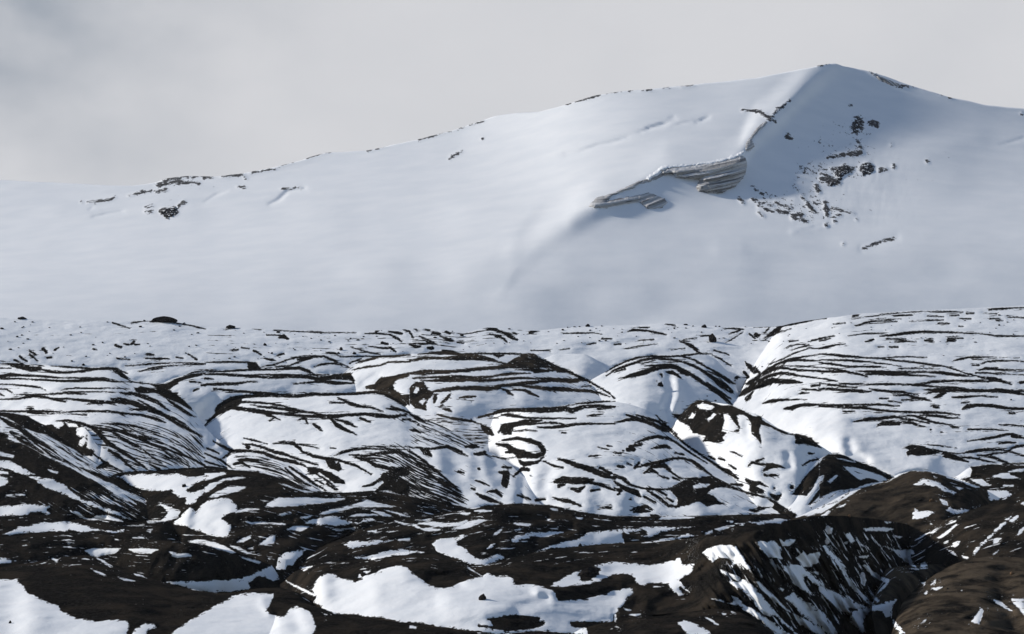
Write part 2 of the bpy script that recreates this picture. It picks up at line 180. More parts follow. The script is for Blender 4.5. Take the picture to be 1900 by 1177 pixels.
# narrow bands of ash between the snow, plus some painted gully shade: x,y,width
DARK_STROKE = parse_all([
('A1', """1040,145,18 1100,165,12 1200,195,6; 1215,150,10 1300,130,14 1370,125,14; 1390,135,12 1450,128,16 1510,125,16 1580,138,14 1650,150,8 1760,170,6 1900,205,5; 180,455,16 250,505,10; 275,440,18 350,500,10; 270,400,10 330,440,12; 400,390,26 430,420,20; 130,490,8 210,525,12; 440,470,12 480,460,10; 1070,355,20 1120,370,14; 1150,340,12 1190,350,14; 1210,350,14 1240,320,16; 1250,350,12 1290,350,8; 1360,435,14 1420,445,10; 1345,475,10 1420,480,14 1480,480,20 1560,480,14; 1630,465,14 1690,475,10; 1740,435,8 1820,485,12; 1090,475,14 1200,480,8; 505,395,14 540,378,8; 860,385,14 890,392,8;
0,523,8 80,523,10 180,535,26 300,565,30 380,560,28; 380,575,16 480,600,22 620,605,18 760,595,18 900,570,18 1000,565,22 1080,575,16 1180,615,6; 1050,585,20 1120,625,30 1200,675,14; 480,545,6 600,555,10 800,565,12 850,575,18 980,560,16; -60,565,6 100,565,6; -60,645,26 0,645,26 100,625,30 200,632,16 400,640,16 560,655,12 800,660,10 1000,665,10 1060,675,6; -60,660,12 200,665,10 400,675,12 600,685,20 700,685,26 900,675,14 1100,690,10 1250,695,8 1400,715,14; -60,712,6 120,715,12 260,730,12 360,745,14 420,765,5; -60,755,10 60,760,12 110,790,5; 565,765,10 700,750,12 850,755,6 1000,750,5 1200,755,5; 130,815,5 320,810,14 560,800,10 640,785,10 800,785,7 1000,788,5 1150,790,5; -60,860,6 160,850,12 320,825,22 420,830,14 520,860,16 610,880,12; 620,800,6 720,800,10 810,808,5; 350,840,10 640,850,14 840,870,20 920,880,26 1060,880,20 1200,890,24 1330,935,20 1440,985,8; 810,900,20 850,885,14 950,905,8; 1030,850,30 1150,860,34 1270,900,40 1400,960,30 1480,995,6; 1200,950,10 1300,945,20 1400,955,10;
1400,715,20 1470,735,40 1540,775,40 1640,840,40 1770,940,25; 1110,800,10 1220,800,26 1330,830,40 1450,880,30 1570,960,14; 1540,850,10 1650,930,26 1760,995,20 1815,1020,8; 1280,860,10 1400,930,16 1520,1000,28 1620,1040,26 1715,1080,10; 1420,960,10 1560,1030,20 1680,1100,24 1800,1165,16 1840,1180,8; 1500,760,50 1560,830,40 1700,900,30; 1470,720,14 1560,735,55 1640,680,40 1720,650,28 1800,630,24 1900,620,24; 1760,690,14 1860,700,12; 1870,720,22 1900,725,18; 1790,775,12 1840,755,8; 1580,800,14 1640,795,10; 1700,640,10 1800,600,8 1900,590,10; 1160,545,10 1400,525,8 1600,515,8 1900,520,6; 1290,595,8 1380,570,14 1480,550,8 1700,535,8 1900,530,8; 1400,580,12 1500,565,8;
-60,960,16 200,965,14 400,965,12 600,970,8 850,965,18 1000,965,14 1150,985,16 1320,1000,18 1440,1035,24 1540,1070,6; 250,975,10 330,980,24 400,985,10; 240,940,6 290,938,18 310,945,8; 390,990,6 640,985,6 800,1000,10; 940,1078,6 1100,1078,8 1250,1100,10 1400,1150,8 1480,1170,6; -60,800,10 0,805,14 40,820,6"""),
('A2', """0,1090,26 100,990,40 150,940,90 250,860,60 350,830,30 500,820,24 620,815,26 760,820,30 860,825,26 1000,805,24 1200,810,20 1400,800,18 1550,785,26 1650,795,36 1750,830,60 1850,900,80; 80,755,20 300,780,20 600,800,18 760,820,20; 0,510,12 200,510,12 420,510,14; 0,590,12 200,595,14 420,580,10 640,580,10 800,565,20 870,565,26 950,590,26 1010,620,12; 0,625,26 130,620,16 400,640,24 620,655,14 760,640,30 950,645,26 1060,670,36 1200,645,40 1330,640,60 1380,680,30; 340,630,8 600,625,10 860,630,12 1150,625,10; 0,715,30 120,715,26 300,710,14 420,690,12 510,690,8; 0,660,20 80,668,8; 820,710,10 950,700,10 1100,690,20 1200,705,24 1380,705,16; 500,560,6 650,530,12 760,490,14 860,465,12 1000,465,10 1100,455,14 1180,490,16 1330,555,10; 1010,555,8 1080,530,12 1200,520,14 1280,545,8; 860,490,20 930,480,30 1000,470,10; 760,550,8 850,515,12 900,500,8; 560,565,8 700,550,10 800,540,5; 550,475,10 620,490,22 660,495,8; 670,450,10 730,430,12; 800,470,8 900,455,6 1050,450,6; 1360,580,10 1500,555,12 1620,540,14 1700,510,14 1900,505,12; 1400,520,16 1500,490,20 1620,460,16 1800,450,14 1900,440,14; 1250,460,6 1500,455,8 1750,460,8; 1340,520,10 1450,475,10;
190,205,14 260,195,10 330,192,5; 450,195,12 520,210,6; 570,260,6 700,262,8; 690,280,24 730,270,30 770,295,20; 450,400,12 520,440,12; 250,400,16 310,395,12; 340,375,10 410,385,10; 1640,330,20 1690,345,16; 1720,260,16 1780,290,26 1820,320,14; 1580,230,14 1610,215,10; 1700,225,6 1820,245,16; 1830,205,10 1895,225,14; 1510,360,6 1640,380,10 1720,375,14 1770,420,14; 1120,420,12 1200,430,16 1250,455,8; 1350,370,10 1480,410,14 1620,440,8; 640,215,5 900,230,6 1100,238,6 1400,240,4; 1480,245,8 1620,245,8 1720,258,12;
150,930,70 270,930,30 400,950,30 560,975,36 700,985,20 830,1000,22 1000,1010,22 1150,1015,40 1300,1000,24 1480,990,22 1600,1005,36 1740,1020,20 1880,990,16; 260,880,26 400,880,14 560,890,14 680,905,14 800,940,14 1000,980,10 1120,1000,8; 420,905,10 560,925,18 700,940,22 850,965,20 1000,975,12 1140,1005,10; 570,1000,30 620,1010,20 700,1045,5; 600,1050,12 640,1030,8; 850,1050,12 930,1030,20 950,1075,20; 1005,1085,24 1050,1115,28 1090,1150,8; 1170,1040,40 1220,1090,40 1290,1130,30 1400,1180,14; 1210,1040,24 1320,1070,30 1410,1115,10; 1440,1030,20 1530,1065,8; 1230,840,20 1300,870,22 1360,900,30 1450,920,20 1560,935,16 1650,965,6; 1150,880,8 1290,885,10; 1680,940,14 1800,950,20 1895,975,20; 1720,920,8 1850,960,14; 1740,1005,10 1860,1000,14; 1830,1040,14 1895,1040,14; 1500,745,30 1560,735,40"""),
('A3', """0,230,16 30,280,10; 30,190,12 70,215,16; 150,210,16 180,215,18; 210,240,18 280,250,16; 340,230,22 370,245,14; 90,270,8 200,320,14 260,350,12; 330,290,10 400,310,12; 170,380,20 210,380,30; 0,345,16 60,370,26 100,365,14; 160,325,14 230,335,10; 440,325,8 500,335,10; 280,270,8 380,310,12; 120,300,10 190,330,10; 710,210,20 770,195,36 820,225,22 880,240,20 920,260,40 960,290,26 1000,305,12; 800,275,20 870,290,16 900,325,16; 740,250,10 840,265,12; 1110,235,50 1140,225,40 1180,220,12; 960,240,14 990,250,8; 470,255,8 600,235,6 700,215,6; 1000,210,5 1100,210,5; 1420,245,6 1560,240,8 1700,240,6 1780,250,5; 1780,290,8 1870,295,6; 1640,345,8 1720,335,6; 1120,400,5 1300,405,6; 1400,395,6 1480,385,6;
80,435,10 250,425,22 330,415,36 400,420,26 480,440,14 640,430,8 780,430,10 920,430,16 1040,435,10; 0,490,24 60,485,22 130,470,20 240,470,16 330,465,8; 110,470,14 300,475,22 450,470,40 600,470,40 720,480,36 800,500,16 890,525,10; 480,435,14 600,450,30 700,465,40; 780,440,20 820,460,20 870,445,10; 0,615,36 120,605,40 300,600,30 480,590,20 640,570,26 800,560,30 920,545,40 1100,545,40 1300,540,40 1380,580,50 1450,590,26 1560,640,20 1700,710,14 1850,800,10 1900,850,8; 960,575,5 1120,580,16 1160,590,40 1280,590,20 1360,580,26; 1200,470,20 1260,500,16 1330,540,16 1500,610,12 1700,710,12; 30,660,20 60,655,14 160,650,12 320,650,20 460,655,46 600,660,30 780,640,16 940,615,20 1120,612,14; 100,680,12 300,680,20 490,680,26 560,670,30; 500,680,20 700,680,26 860,670,20 1000,660,16 1200,660,10 1400,675,36 1500,685,40 1600,675,20 1680,690,10; 720,760,20 860,725,30 1000,715,24 1120,700,34 1200,690,20 1310,680,16 1400,685,16; 210,780,16 300,770,26 440,750,30 600,755,30 720,755,40 840,750,30; 400,735,10 560,735,8 800,740,20; 860,755,20 920,790,26 960,820,10; 960,760,20 1060,770,24 1120,795,26 1190,830,14; 1050,730,30 1180,745,30 1300,760,34 1420,760,36 1520,770,26 1650,775,24 1760,795,16 1850,830,8; 1590,735,6 1680,730,5; 380,800,26 340,850,30 290,890,26; 460,840,10 540,830,18 610,828,10; 570,878,8; 300,940,14 360,950,18 390,970,8; 290,915,10 310,905,8; 210,800,20 180,830,26 ; 240,810,40 235,850,36 225,890,16; 250,990,12 380,1030,18 500,1045,18 580,1055,16 640,1080,10; 570,1040,10 578,1060,10; 640,1020,20 740,995,20 860,960,34 1000,950,30 1200,955,46 1330,950,46 1440,940,40 1500,960,40 1600,925,30 1750,915,26 1900,925,24; 1450,915,8 1600,890,14 1750,880,14 1900,872,12; 850,995,10 920,1000,30 1000,1010,20 1060,1025,12 1300,1030,12 1540,1030,10; 1640,1010,8 1700,1000,20 1790,990,12; 1740,945,10 1860,930,16; 820,1160,16 870,1110,50 950,1090,46 1080,1065,46 1220,1050,12; 1100,1085,30 1250,1070,14 1330,1070,20 1420,1080,10; 1180,1110,12 1300,1115,20 1450,1100,26 1600,1080,16 1750,1080,14 1900,1078,12; 960,1150,12 1080,1140,14 1180,1145,8; 740,1025,6 820,1028,6; 660,1085,20 690,1120,50 730,1150,60 770,1180,40; 0,990,20 60,1020,30 140,1060,20; 80,1090,20; 0,1135,24 60,1145,24 100,1165,14; 0,1050,14 60,1065,8"""),  # strokes in the gully beside the crag paint its shade as ash
('A4', """120,225,8 170,212,18 300,220,12 440,245,12 480,260,6; 230,190,6 310,192,8; 470,155,8 560,168,8; 1010,205,5 1100,200,8 1190,205,6; 1290,185,20 1400,180,14 1480,170,16 1550,172,22 1640,160,16 1760,135,14 1900,105,12; 1380,290,10 1450,250,30 1520,200,40 1550,180,20; 1310,260,40 1340,265,20; 1440,180,8 1390,240,8; 1250,250,14 1300,290,10; 1380,310,5 1500,240,10 1640,200,6; 800,270,6 880,262,8; 640,300,5 760,285,5; 600,310,6 660,335,14 720,365,30 780,400,10; 740,390,14 780,420,14; 0,345,6 60,340,8; 100,380,4 400,340,5; 220,310,5 360,300,5; 1030,330,6 1100,290,8 1190,230,6; 1060,250,8 1160,215,10; 520,400,5 650,380,5;
-80,600,6 0,555,10 100,505,12 200,470,12 300,457,10 350,455,16 480,460,10 620,450,10 780,430,12 900,435,8; -80,640,8 0,585,12 120,540,16 260,490,18 400,470,14 520,485,14 640,510,16 760,555,20 860,620,24 960,680,36 1040,750,46 1090,790,40; 620,455,10 740,490,16 860,560,14 980,630,20 1060,680,20 1120,715,12; 860,590,16 1000,650,24 1080,710,16; 0,605,8 100,572,12; 60,660,14 160,635,34 260,610,44 360,575,44 440,550,46 520,545,40 600,570,34 700,620,24 780,670,30 860,730,24 950,790,30 1050,870,26 1090,905,16; 600,590,24 680,630,20; 860,700,14 1000,800,16 1080,850,14; 880,640,20 980,720,40 1050,770,50; 430,620,20 440,640,14; 480,600,20 530,605,34 580,630,20 620,660,8; 390,685,10; 280,545,8 360,540,8 450,535,5; 260,525,6 380,490,5; 900,440,5 980,480,12 1080,545,6; 920,400,5 1060,440,5; 1210,510,16 1250,550,40 1290,600,30 1340,600,14 1370,640,10; 1200,600,20 1240,650,24; 1130,650,26 1190,670,16; 1300,560,20 1350,620,14;
1150,825,14 1200,790,46 1280,740,50 1380,710,56 1460,680,44 1560,690,44 1660,690,30 1740,700,8; 1280,710,14 1340,680,26 1440,635,26 1540,610,22 1600,615,24 1700,635,16 1900,660,14; 1200,715,16 1260,700,40 1340,640,30 1440,580,40 1540,560,20 1700,585,16 1900,590,18; 1340,630,20 1420,580,30 1500,530,16 1620,480,10 1740,460,10 1900,435,10; 1430,530,8 1560,480,8 1660,430,10 1800,380,8 1900,385,6; 1460,545,10 1600,500,14 1700,490,16 1900,500,18; 1560,545,10 1700,545,10 1900,560,8; 1590,380,6 1680,345,8 1780,345,10; 1620,320,6 1700,310,6; 1640,400,6 1800,350,8; 1820,310,5 1900,295,6; 1270,800,16 1230,850,40; 1250,840,20 1280,780,10; 1370,890,16 1460,870,30 1540,860,20 1640,855,10 1780,858,6; 1570,940,30 1640,935,36 1700,910,30 1780,905,28 1900,905,26; 1700,805,8 1740,795,20 1800,795,6; 1740,760,14 1900,770,10; 1820,730,14 1900,720,14; 640,440,8 700,440,6 860,430,10"""),
('A5', """0,102,16 60,100,10; 310,85,8 360,75,8; 300,110,5 600,70,8 800,50,8 960,40,6; 340,175,8 420,150,14 500,130,16 600,130,6 720,132,4; 480,130,8 560,112,6 760,108,4; 690,82,8 860,72,6; 620,40,12 660,40,8; 130,160,5 240,150,5; 830,135,5 1000,125,8 1150,120,6; 1000,82,6 1150,90,6; 1100,150,8 1200,152,6; 1290,178,10 1330,178,6; 1210,80,10 1290,75,10; 1360,58,12 1430,58,8; 1300,105,12 1400,108,10; 1580,108,8 1670,105,8; 1570,25,10 1700,15,14 1950,8,8; 1750,95,8 1950,100,10; 1640,125,10 1700,125,8; 960,40,4 1200,40,6 1330,50,6; 1520,55,5 1640,60,5;
560,270,10 660,262,16 800,240,22 960,230,18 1100,232,14 1300,238,10 1480,245,6 1620,265,8 1700,268,12 1950,270,6; 260,268,6 420,245,8 620,245,5; 430,320,8 500,300,16; 620,295,10 800,293,8; 700,322,6 900,320,5; 980,310,16 1050,310,12; 1190,310,18 1260,308,10; 1190,285,8 1330,287,6; 0,290,8 140,270,6; 0,315,5 100,295,6; 0,385,16 60,372,16 180,345,8 240,340,5; 545,370,8 600,370,6; 650,370,10 730,370,10; 0,435,20 160,445,20 300,460,12 460,470,12 580,478,10 700,495,10 900,515,12 1050,535,14 1150,545,8 1350,610,8 1500,650,10 1600,665,30 1680,680,24 1780,718,8; 0,490,18 260,492,16 460,510,10 600,525,6 760,545,4; 0,515,14 100,525,16 250,548,14 400,550,10 520,552,14 620,560,6; 0,560,8 140,570,12 280,605,20 380,625,16 450,645,6; 0,598,20 160,598,18 280,605,20; 320,590,5 460,595,12 700,597,10 1000,600,14 1140,610,26 1280,628,22 1360,640,10 1440,645,5; 430,620,24 540,620,22 740,620,24 860,630,14 1080,642,6; 640,470,10 700,462,10 860,462,8 1000,466,6; 750,570,6 960,568,8 1120,575,5; 1240,500,12 1310,480,16 1370,468,12 1550,465,6 1850,470,4; 1420,485,8 1510,485,6; 1500,525,10 1540,505,14 1640,497,12 1800,497,10 1950,510,6; 1420,540,6 1480,540,6; 1470,590,8 1530,572,22 1600,575,16 1750,585,10 1950,585,8; 1530,560,12 1650,558,6; 1450,610,8 1530,608,12 1640,620,10 1700,618,8 1950,630,5; 1860,700,16 1950,690,22; 0,660,20 100,675,16 170,688,8; 0,705,14 120,720,16 240,735,14 350,745,5; 0,760,24 100,757,18 240,768,22 400,780,26 480,785,12; 460,755,8 540,770,22 640,780,20 760,785,12 920,815,8; 180,705,5 320,715,12 460,712,10 620,715,16 860,718,14 1060,738,14 1260,745,14 1400,765,12; 860,715,8 960,705,12 1060,690,18 1240,680,16 1440,685,16 1560,688,12 1660,680,14 1780,718,8; 680,815,14 800,812,14 880,835,20 960,850,22 1040,870,8; 970,765,10 1060,768,20 1180,760,26 1240,775,30; 980,805,10 1060,780,20 1150,775,26 1300,770,20 1480,775,26 1660,770,34 1780,785,30 1950,820,16; 1070,835,24 1110,820,30 1180,790,20; 1660,775,20 1950,780,12; 1230,835,20 1320,835,24 1400,828,14 1500,822,10 1650,830,6; 560,850,10 640,848,8; 640,868,8 760,885,6; 760,860,12 860,858,14 940,860,8; 1060,925,20 1110,930,10; 1320,885,8 1390,880,6; 0,910,40 100,910,24 260,910,14 380,905,12 520,900,14 640,910,16 740,912,10; 0,915,30 160,925,16 400,930,20 560,955,16 760,970,12 900,975,12 1060,975,14 1200,985,16 1300,998,8; 220,965,10 330,968,6; 1325,945,26 1380,920,40 1460,905,26 1600,915,30 1740,935,26 1950,945,26; 1760,980,12 1810,980,8; 310,1062,8 420,1045,22 560,1030,30 700,1015,22 780,1035,14 900,1055,10; 740,1010,14 880,1005,16 980,1040,20 1080,1070,14 1160,1080,8 1280,1115,12; 930,1000,12 1080,1005,16 1200,1025,18 1300,1028,10; 530,1105,12 580,1080,34 680,1075,40 740,1085,36; 700,1065,20 840,1065,22 900,1090,16 980,1110,10; 800,1025,10 900,1050,12 1020,1075,8; 1660,1090,12 1740,1092,14 1950,1110,14; 1380,1130,24 1470,1135,16 1600,1130,10 1750,1145,6; 1230,1110,16 1290,1118,10; 1030,1135,14; 1130,1155,12"""),
('B1', """0,25,30 90,80,40 180,120,40 280,200,40 400,270,26 520,350,10; 100,160,50 200,220,60 300,290,30 400,350,20; 220,180,10 350,280,14 480,380,14 600,440,10; 900,490,40 980,460,50 1040,480,20; 860,360,20 1000,460,16 1130,525,12; 0,180,30 60,195,30; 1690,650,40 1715,658,36; 1750,705,30 1800,690,50 1890,630,50; 1700,565,14 1900,565,14; 520,60,10 620,52,14 750,80,24 860,115,16 1000,140,22 1100,150,30 1250,200,26 1400,270,22 1600,340,16 1760,400,14 1895,470,24; 800,90,20 880,140,30 1000,260,36 1100,320,30 1250,420,20 1370,510,12; 1010,330,50 1100,380,30 1180,460,20 1260,520,14; 1050,170,26 1150,230,30 1260,290,24 1340,330,8; 1270,280,10 1420,400,10 1500,450,14; 1480,300,10 1600,400,14 1760,480,10; 940,80,6 1100,90,8 1250,110,10 1400,150,8 1480,170,6; 1070,140,6 1250,150,8 1380,210,10 1500,260,6; 1290,200,14 1390,225,10; 1560,240,6 1750,320,8 1895,400,10; 1680,90,20 1760,140,14 1870,200,10; 1010,575,16 1120,540,14 1300,530,16 1500,520,16 1700,505,24 1895,495,30; 870,120,6 960,170,8; 1380,450,10 1480,510,20"""),
('B2', """80,245,14 180,300,20 250,335,30 420,335,22 540,350,26 640,395,26 740,420,30 830,435,24 930,475,26; 375,285,20 400,300,40 405,320,26; 350,270,14 440,275,14 560,310,22 660,350,26 740,365,26 860,410,14 1000,450,14 1050,465,10; 360,215,8 450,235,12 580,270,8; 630,265,10 720,255,16 820,265,30 880,310,24 900,340,14 1000,380,16 1100,400,24 1200,410,26 1240,420,20 1400,470,20 1540,550,16; 830,270,14 950,285,14 1060,310,10; 240,345,24 200,380,20 160,405,14; 20,310,14 130,355,12; 0,355,10 150,420,18 250,495,14; 0,430,8 200,490,10; 0,480,14 200,510,30; 1190,380,10 1280,345,24 1380,320,24 1500,310,16 1650,320,10 1895,320,10; 1480,295,10 1700,292,8 1900,295,8; 1340,370,16 1480,380,20 1600,360,16 1800,345,20 1900,400,14; 1380,390,20 1500,420,26 1580,470,30 1700,495,24 1900,490,20; 1600,350,10 1750,330,14 1900,370,12; 1500,410,30 1600,400,8 1700,430,8; 1460,665,14 1560,640,24 1650,570,20; 1600,690,30 1700,620,40 1800,600,50 1895,640,24; 270,460,30 340,440,24 420,490,20; 780,480,20 900,560,24 1020,640,20 1120,700,14; 740,490,20 860,600,24 980,660,20; 1020,600,12 1100,640,10; 1130,640,16 1210,690,14; 1160,305,6 1210,310,8; 1000,530,10 1120,600,14 1230,690,10"""),
('B3', """0,300,14 200,315,16 340,295,20 420,320,26 540,385,14; 100,310,40 150,340,60 200,380,40; 340,290,20 480,340,20; 520,295,40 600,290,40 640,300,14; 600,365,40 690,355,40 720,370,14; 730,375,10 840,400,14 900,410,12 980,395,16; 0,330,20 150,440,16 300,560,16 480,720,10; 0,370,24 100,470,20 300,640,14 460,750,8; 150,530,20 330,660,16 500,770,10; 0,640,14 140,740,10; 800,270,30 900,285,40 960,330,50 1060,370,60 1160,380,40 1230,360,36 1240,330,44 1200,270,36 1120,240,36 1000,215,26 860,235,24; 1020,430,40 1060,460,40 1180,440,20 1240,390,20; 960,570,20 1040,500,30 1100,510,60; 830,530,30 900,540,50 890,590,60 880,640,60 890,670,40; 860,485,12 940,490,14; 640,500,26; 450,525,20 500,535,12; 610,610,14 680,630,16 740,655,8; 570,680,10 600,690,16; 620,730,24 680,760,34 760,790,40 860,820,16; 720,710,20 800,705,30 850,750,30; 1370,405,20 1450,430,30 1560,470,40 1660,500,50 1780,550,50 1900,590,40; 1240,430,16 1340,475,20 1420,490,30; 1340,620,40 1420,600,60 1520,610,60 1640,610,50 1700,600,20; 1380,660,30 1420,640,40; 1490,680,30 1560,700,40 1620,660,20; 1640,620,40 1780,650,30 1900,700,24; 1680,700,20 1760,690,16; 1760,490,20 1860,540,20; 1000,745,14 1120,780,12; 1170,790,24 1250,780,16; 1320,760,16 1400,790,24 1480,800,30 1580,840,24; 1760,860,8 1860,860,20; 1830,285,16 1870,290,10; 1740,300,8 1840,320,10; 1660,380,10 1740,378,12; 1410,165,8 1450,170,8; 1120,565,12"""),
('B4', """0,75,14 100,50,22 200,40,26 280,60,30 360,90,30 440,130,40 500,155,30; 110,0,20 220,30,18 340,50,10 420,70,12 500,130,14 640,260,14 800,370,12 960,480,20 1060,530,40 1140,590,30; 200,0,10 420,60,10; 380,0,14 470,90,14 580,180,8; 190,260,12 300,220,24 400,200,24 500,220,26 560,250,16 700,350,10 860,450,10; 140,290,16 250,275,20; 120,320,30 180,320,30; 340,315,12 420,295,30 480,290,30 530,315,12; 560,350,10 640,370,16; 80,330,14; 190,490,14 300,460,26 440,430,26 540,405,20 640,400,14 720,430,30 800,490,30 900,560,14; 270,540,14 330,510,46 400,540,20; 340,480,50 460,470,40 520,510,26; 480,500,20 600,580,14 700,600,10; 230,440,20 190,490,20; 540,580,16 600,605,10; 30,475,20 80,480,20; 120,450,14 160,465,10; 0,350,14 60,355,14; 400,560,8 500,590,14; 0,560,50 80,590,30 150,650,20 250,680,16 400,690,16 500,690,10 600,640,14 700,590,16 760,580,16; 0,620,30 100,680,40 200,720,50 240,760,30; 0,680,20 60,700,30 30,740,24; 150,780,20; 300,700,24 400,760,20 500,840,24 600,850,16; 400,700,10 480,740,14; 280,760,20 380,810,14; 480,770,10 540,800,20; 810,580,20 900,585,40 1000,630,24 1120,680,20; 150,885,20 220,860,34 300,850,30 350,880,16; 180,900,20 260,890,30 330,895,16; 340,930,20 400,950,40; 870,380,20 930,410,14; 970,400,20 1020,420,14; 1060,460,8 1120,500,16; 1060,340,10 1110,350,12 1180,385,12; 1240,470,24 1280,440,20 1360,460,16 1480,450,10; 1380,520,30 1430,480,40 1500,470,30 1580,490,10; 1390,560,40 1460,560,24 1520,560,14; 1310,430,14 1380,405,10; 1220,600,40 1280,640,60 1340,630,24 1400,660,20; 1280,690,60 1360,710,40; 1450,740,50 1500,770,50 1540,740,30; 1640,670,30; 1080,640,14 1180,650,20; 1740,470,14 1800,430,16 1890,410,14; 1800,360,16 1850,355,8; 1250,880,20 1300,890,30 1380,870,14; 1480,680,10"""),
('B5', """1370,245,10 1500,228,16 1640,205,20 1740,180,22 1800,180,20 1880,205,10; 1660,265,12 1740,255,16 1820,260,8; 1780,200,16 1950,225,12; 1150,380,36 1260,400,34 1380,435,20; 1000,275,8 1150,290,8 1270,308,5; 1050,320,20 1180,350,14 1300,360,10; 1300,360,10 1400,340,20 1560,320,22 1680,320,14 1760,335,14; 1750,330,24 1820,295,24 1950,275,26; 1760,340,10 1950,395,10; 1280,395,10 1400,395,14 1560,430,12 1640,445,8; 1460,370,14 1600,390,24 1700,430,16 1800,470,16; 1480,390,12 1600,360,14 1740,350,10; 1700,455,10 1950,450,10; 1245,860,30 1255,855,20; 330,430,14 480,480,10 690,580,8"""),
])
# streaky zones: outline, density 0..1
ZONES = [(parse(t, s), d) for t, s, d in [
('S', "-60,690 600,668 1000,658 1200,650 1960,640 1960,870 1500,850 900,900 -60,870", 0.22),
('B1', "700,60 1300,60 1895,180 1895,480 1200,520 900,300", 0.8),
('A3', "80,1010 260,1000 640,1080 780,1180 760,1200 80,1200", 0.8),
('B3', "60,0 640,80 780,230 700,330 300,300 0,280 0,60", 0.8),
('B2', "260,360 560,380 760,480 1100,700 900,700 500,520 300,440", 0.95),
('B2', "1340,300 1960,310 1960,480 1560,470", 0.85),
('B3', "-100,330 0,330 260,480 560,780 540,840 300,860 -100,780", 1.0),
('B4', "0,60 360,100 700,400 300,440 0,480", 0.5),
('B3', "1200,150 1895,150 1895,560 1300,420", 0.25),
('B4', "880,690 1280,750 1480,810 1200,880 900,800", 0.5),
('B4', "480,240 1000,560 1060,640 700,590 540,300", 0.5),
('A4', "900,430 1140,560 1100,640 900,560", 0.3),
('A1', "900,820 1400,760 1800,1000 1860,1180 1200,960", 0.5),
('A1', "0,620 1100,660 1400,900 300,920 0,900", 0.25),
('A1', "900,1050 1500,1080 1850,1180 900,1180", 0.5),
('A2', "200,900 1800,1000 1800,1180 1100,1100 300,1000", 0.25),
('A4', "1400,300 1895,250 1895,800 1200,800", 0.35),
('A5', "0,20 1895,0 1895,850 0,850", 0.28),
('A5', "600,980 1895,1000 1895,1180 900,1180", 0.4),
('B5', "900,250 1895,150 1895,460 1200,440", 0.4),
('B1', "0,0 700,300 1100,500 1300,800 700,520 0,260", 0.7),
('B1', "640,640 1100,740 1360,840 1260,980 900,850", 0.8),
('B5', "220,470 650,590 400,600", 0.7),
('A4', "560,470 1120,700 1080,900 760,720", 0.4),
('A1', "0,120 1895,220 1895,520 0,520", 0.30),
('A2', "0,220 1895,250 1895,450 0,480", 0.5),
('A3', "0,190 500,230 740,190 1000,240 1000,340 400,380 0,390", 0.72),
('A4', "0,170 1100,210 1200,260 700,420 0,400", 0.25),
('B3', "560,480 1300,560 1700,640 1700,880 700,860", 0.25),
]]
# zones where thin streaks of snow lie on the ash
FLECKS = [(parse(t, q), d) for t, q, d in [
 ('S', "-60,905 320,925 600,935 1300,962 1300,1050 600,1060 -60,1060", 0.36),
 ('B1', "640,640 1100,740 1360,840 1260,980 900,850 660,720", 0.8), ('B1', "0,20 800,380 700,460 0,200", 0.5), ('B2', "380,740 700,760 560,850 330,840", 0.8),
 ('B2', "560,560 1300,700 1895,760 1895,960 1000,950 1300,860", 0.5), ('B3', "0,780 700,860 500,1000 0,1040", 0.65), ('C4', "960,480 1895,330 1960,330 1960,1177 1500,1177 1000,650", 0.6),
 ('C5', "-60,200 1000,240 1000,560 640,720 500,950 -60,1177", 0.62), ('C3', "0,100 300,150 240,400 0,400", 0.5), ('C2', "1100,180 1895,150 1895,300 1400,260", 0.45), ('C2', "700,640 1060,800 960,870 760,720", 0.7),
 ('C1', "800,560 1300,680 1200,700 840,600", 0.4), ('C5', "900,150 1895,60 1895,450 1000,400", 0.35), ('B5', "1060,560 1895,560 1895,700 1300,680", 0.45), ('C1', "1000,540 1895,560 1895,630 1300,640", 0.4), ('C4', "380,690 760,740 640,860 300,760", 0.6),
]]
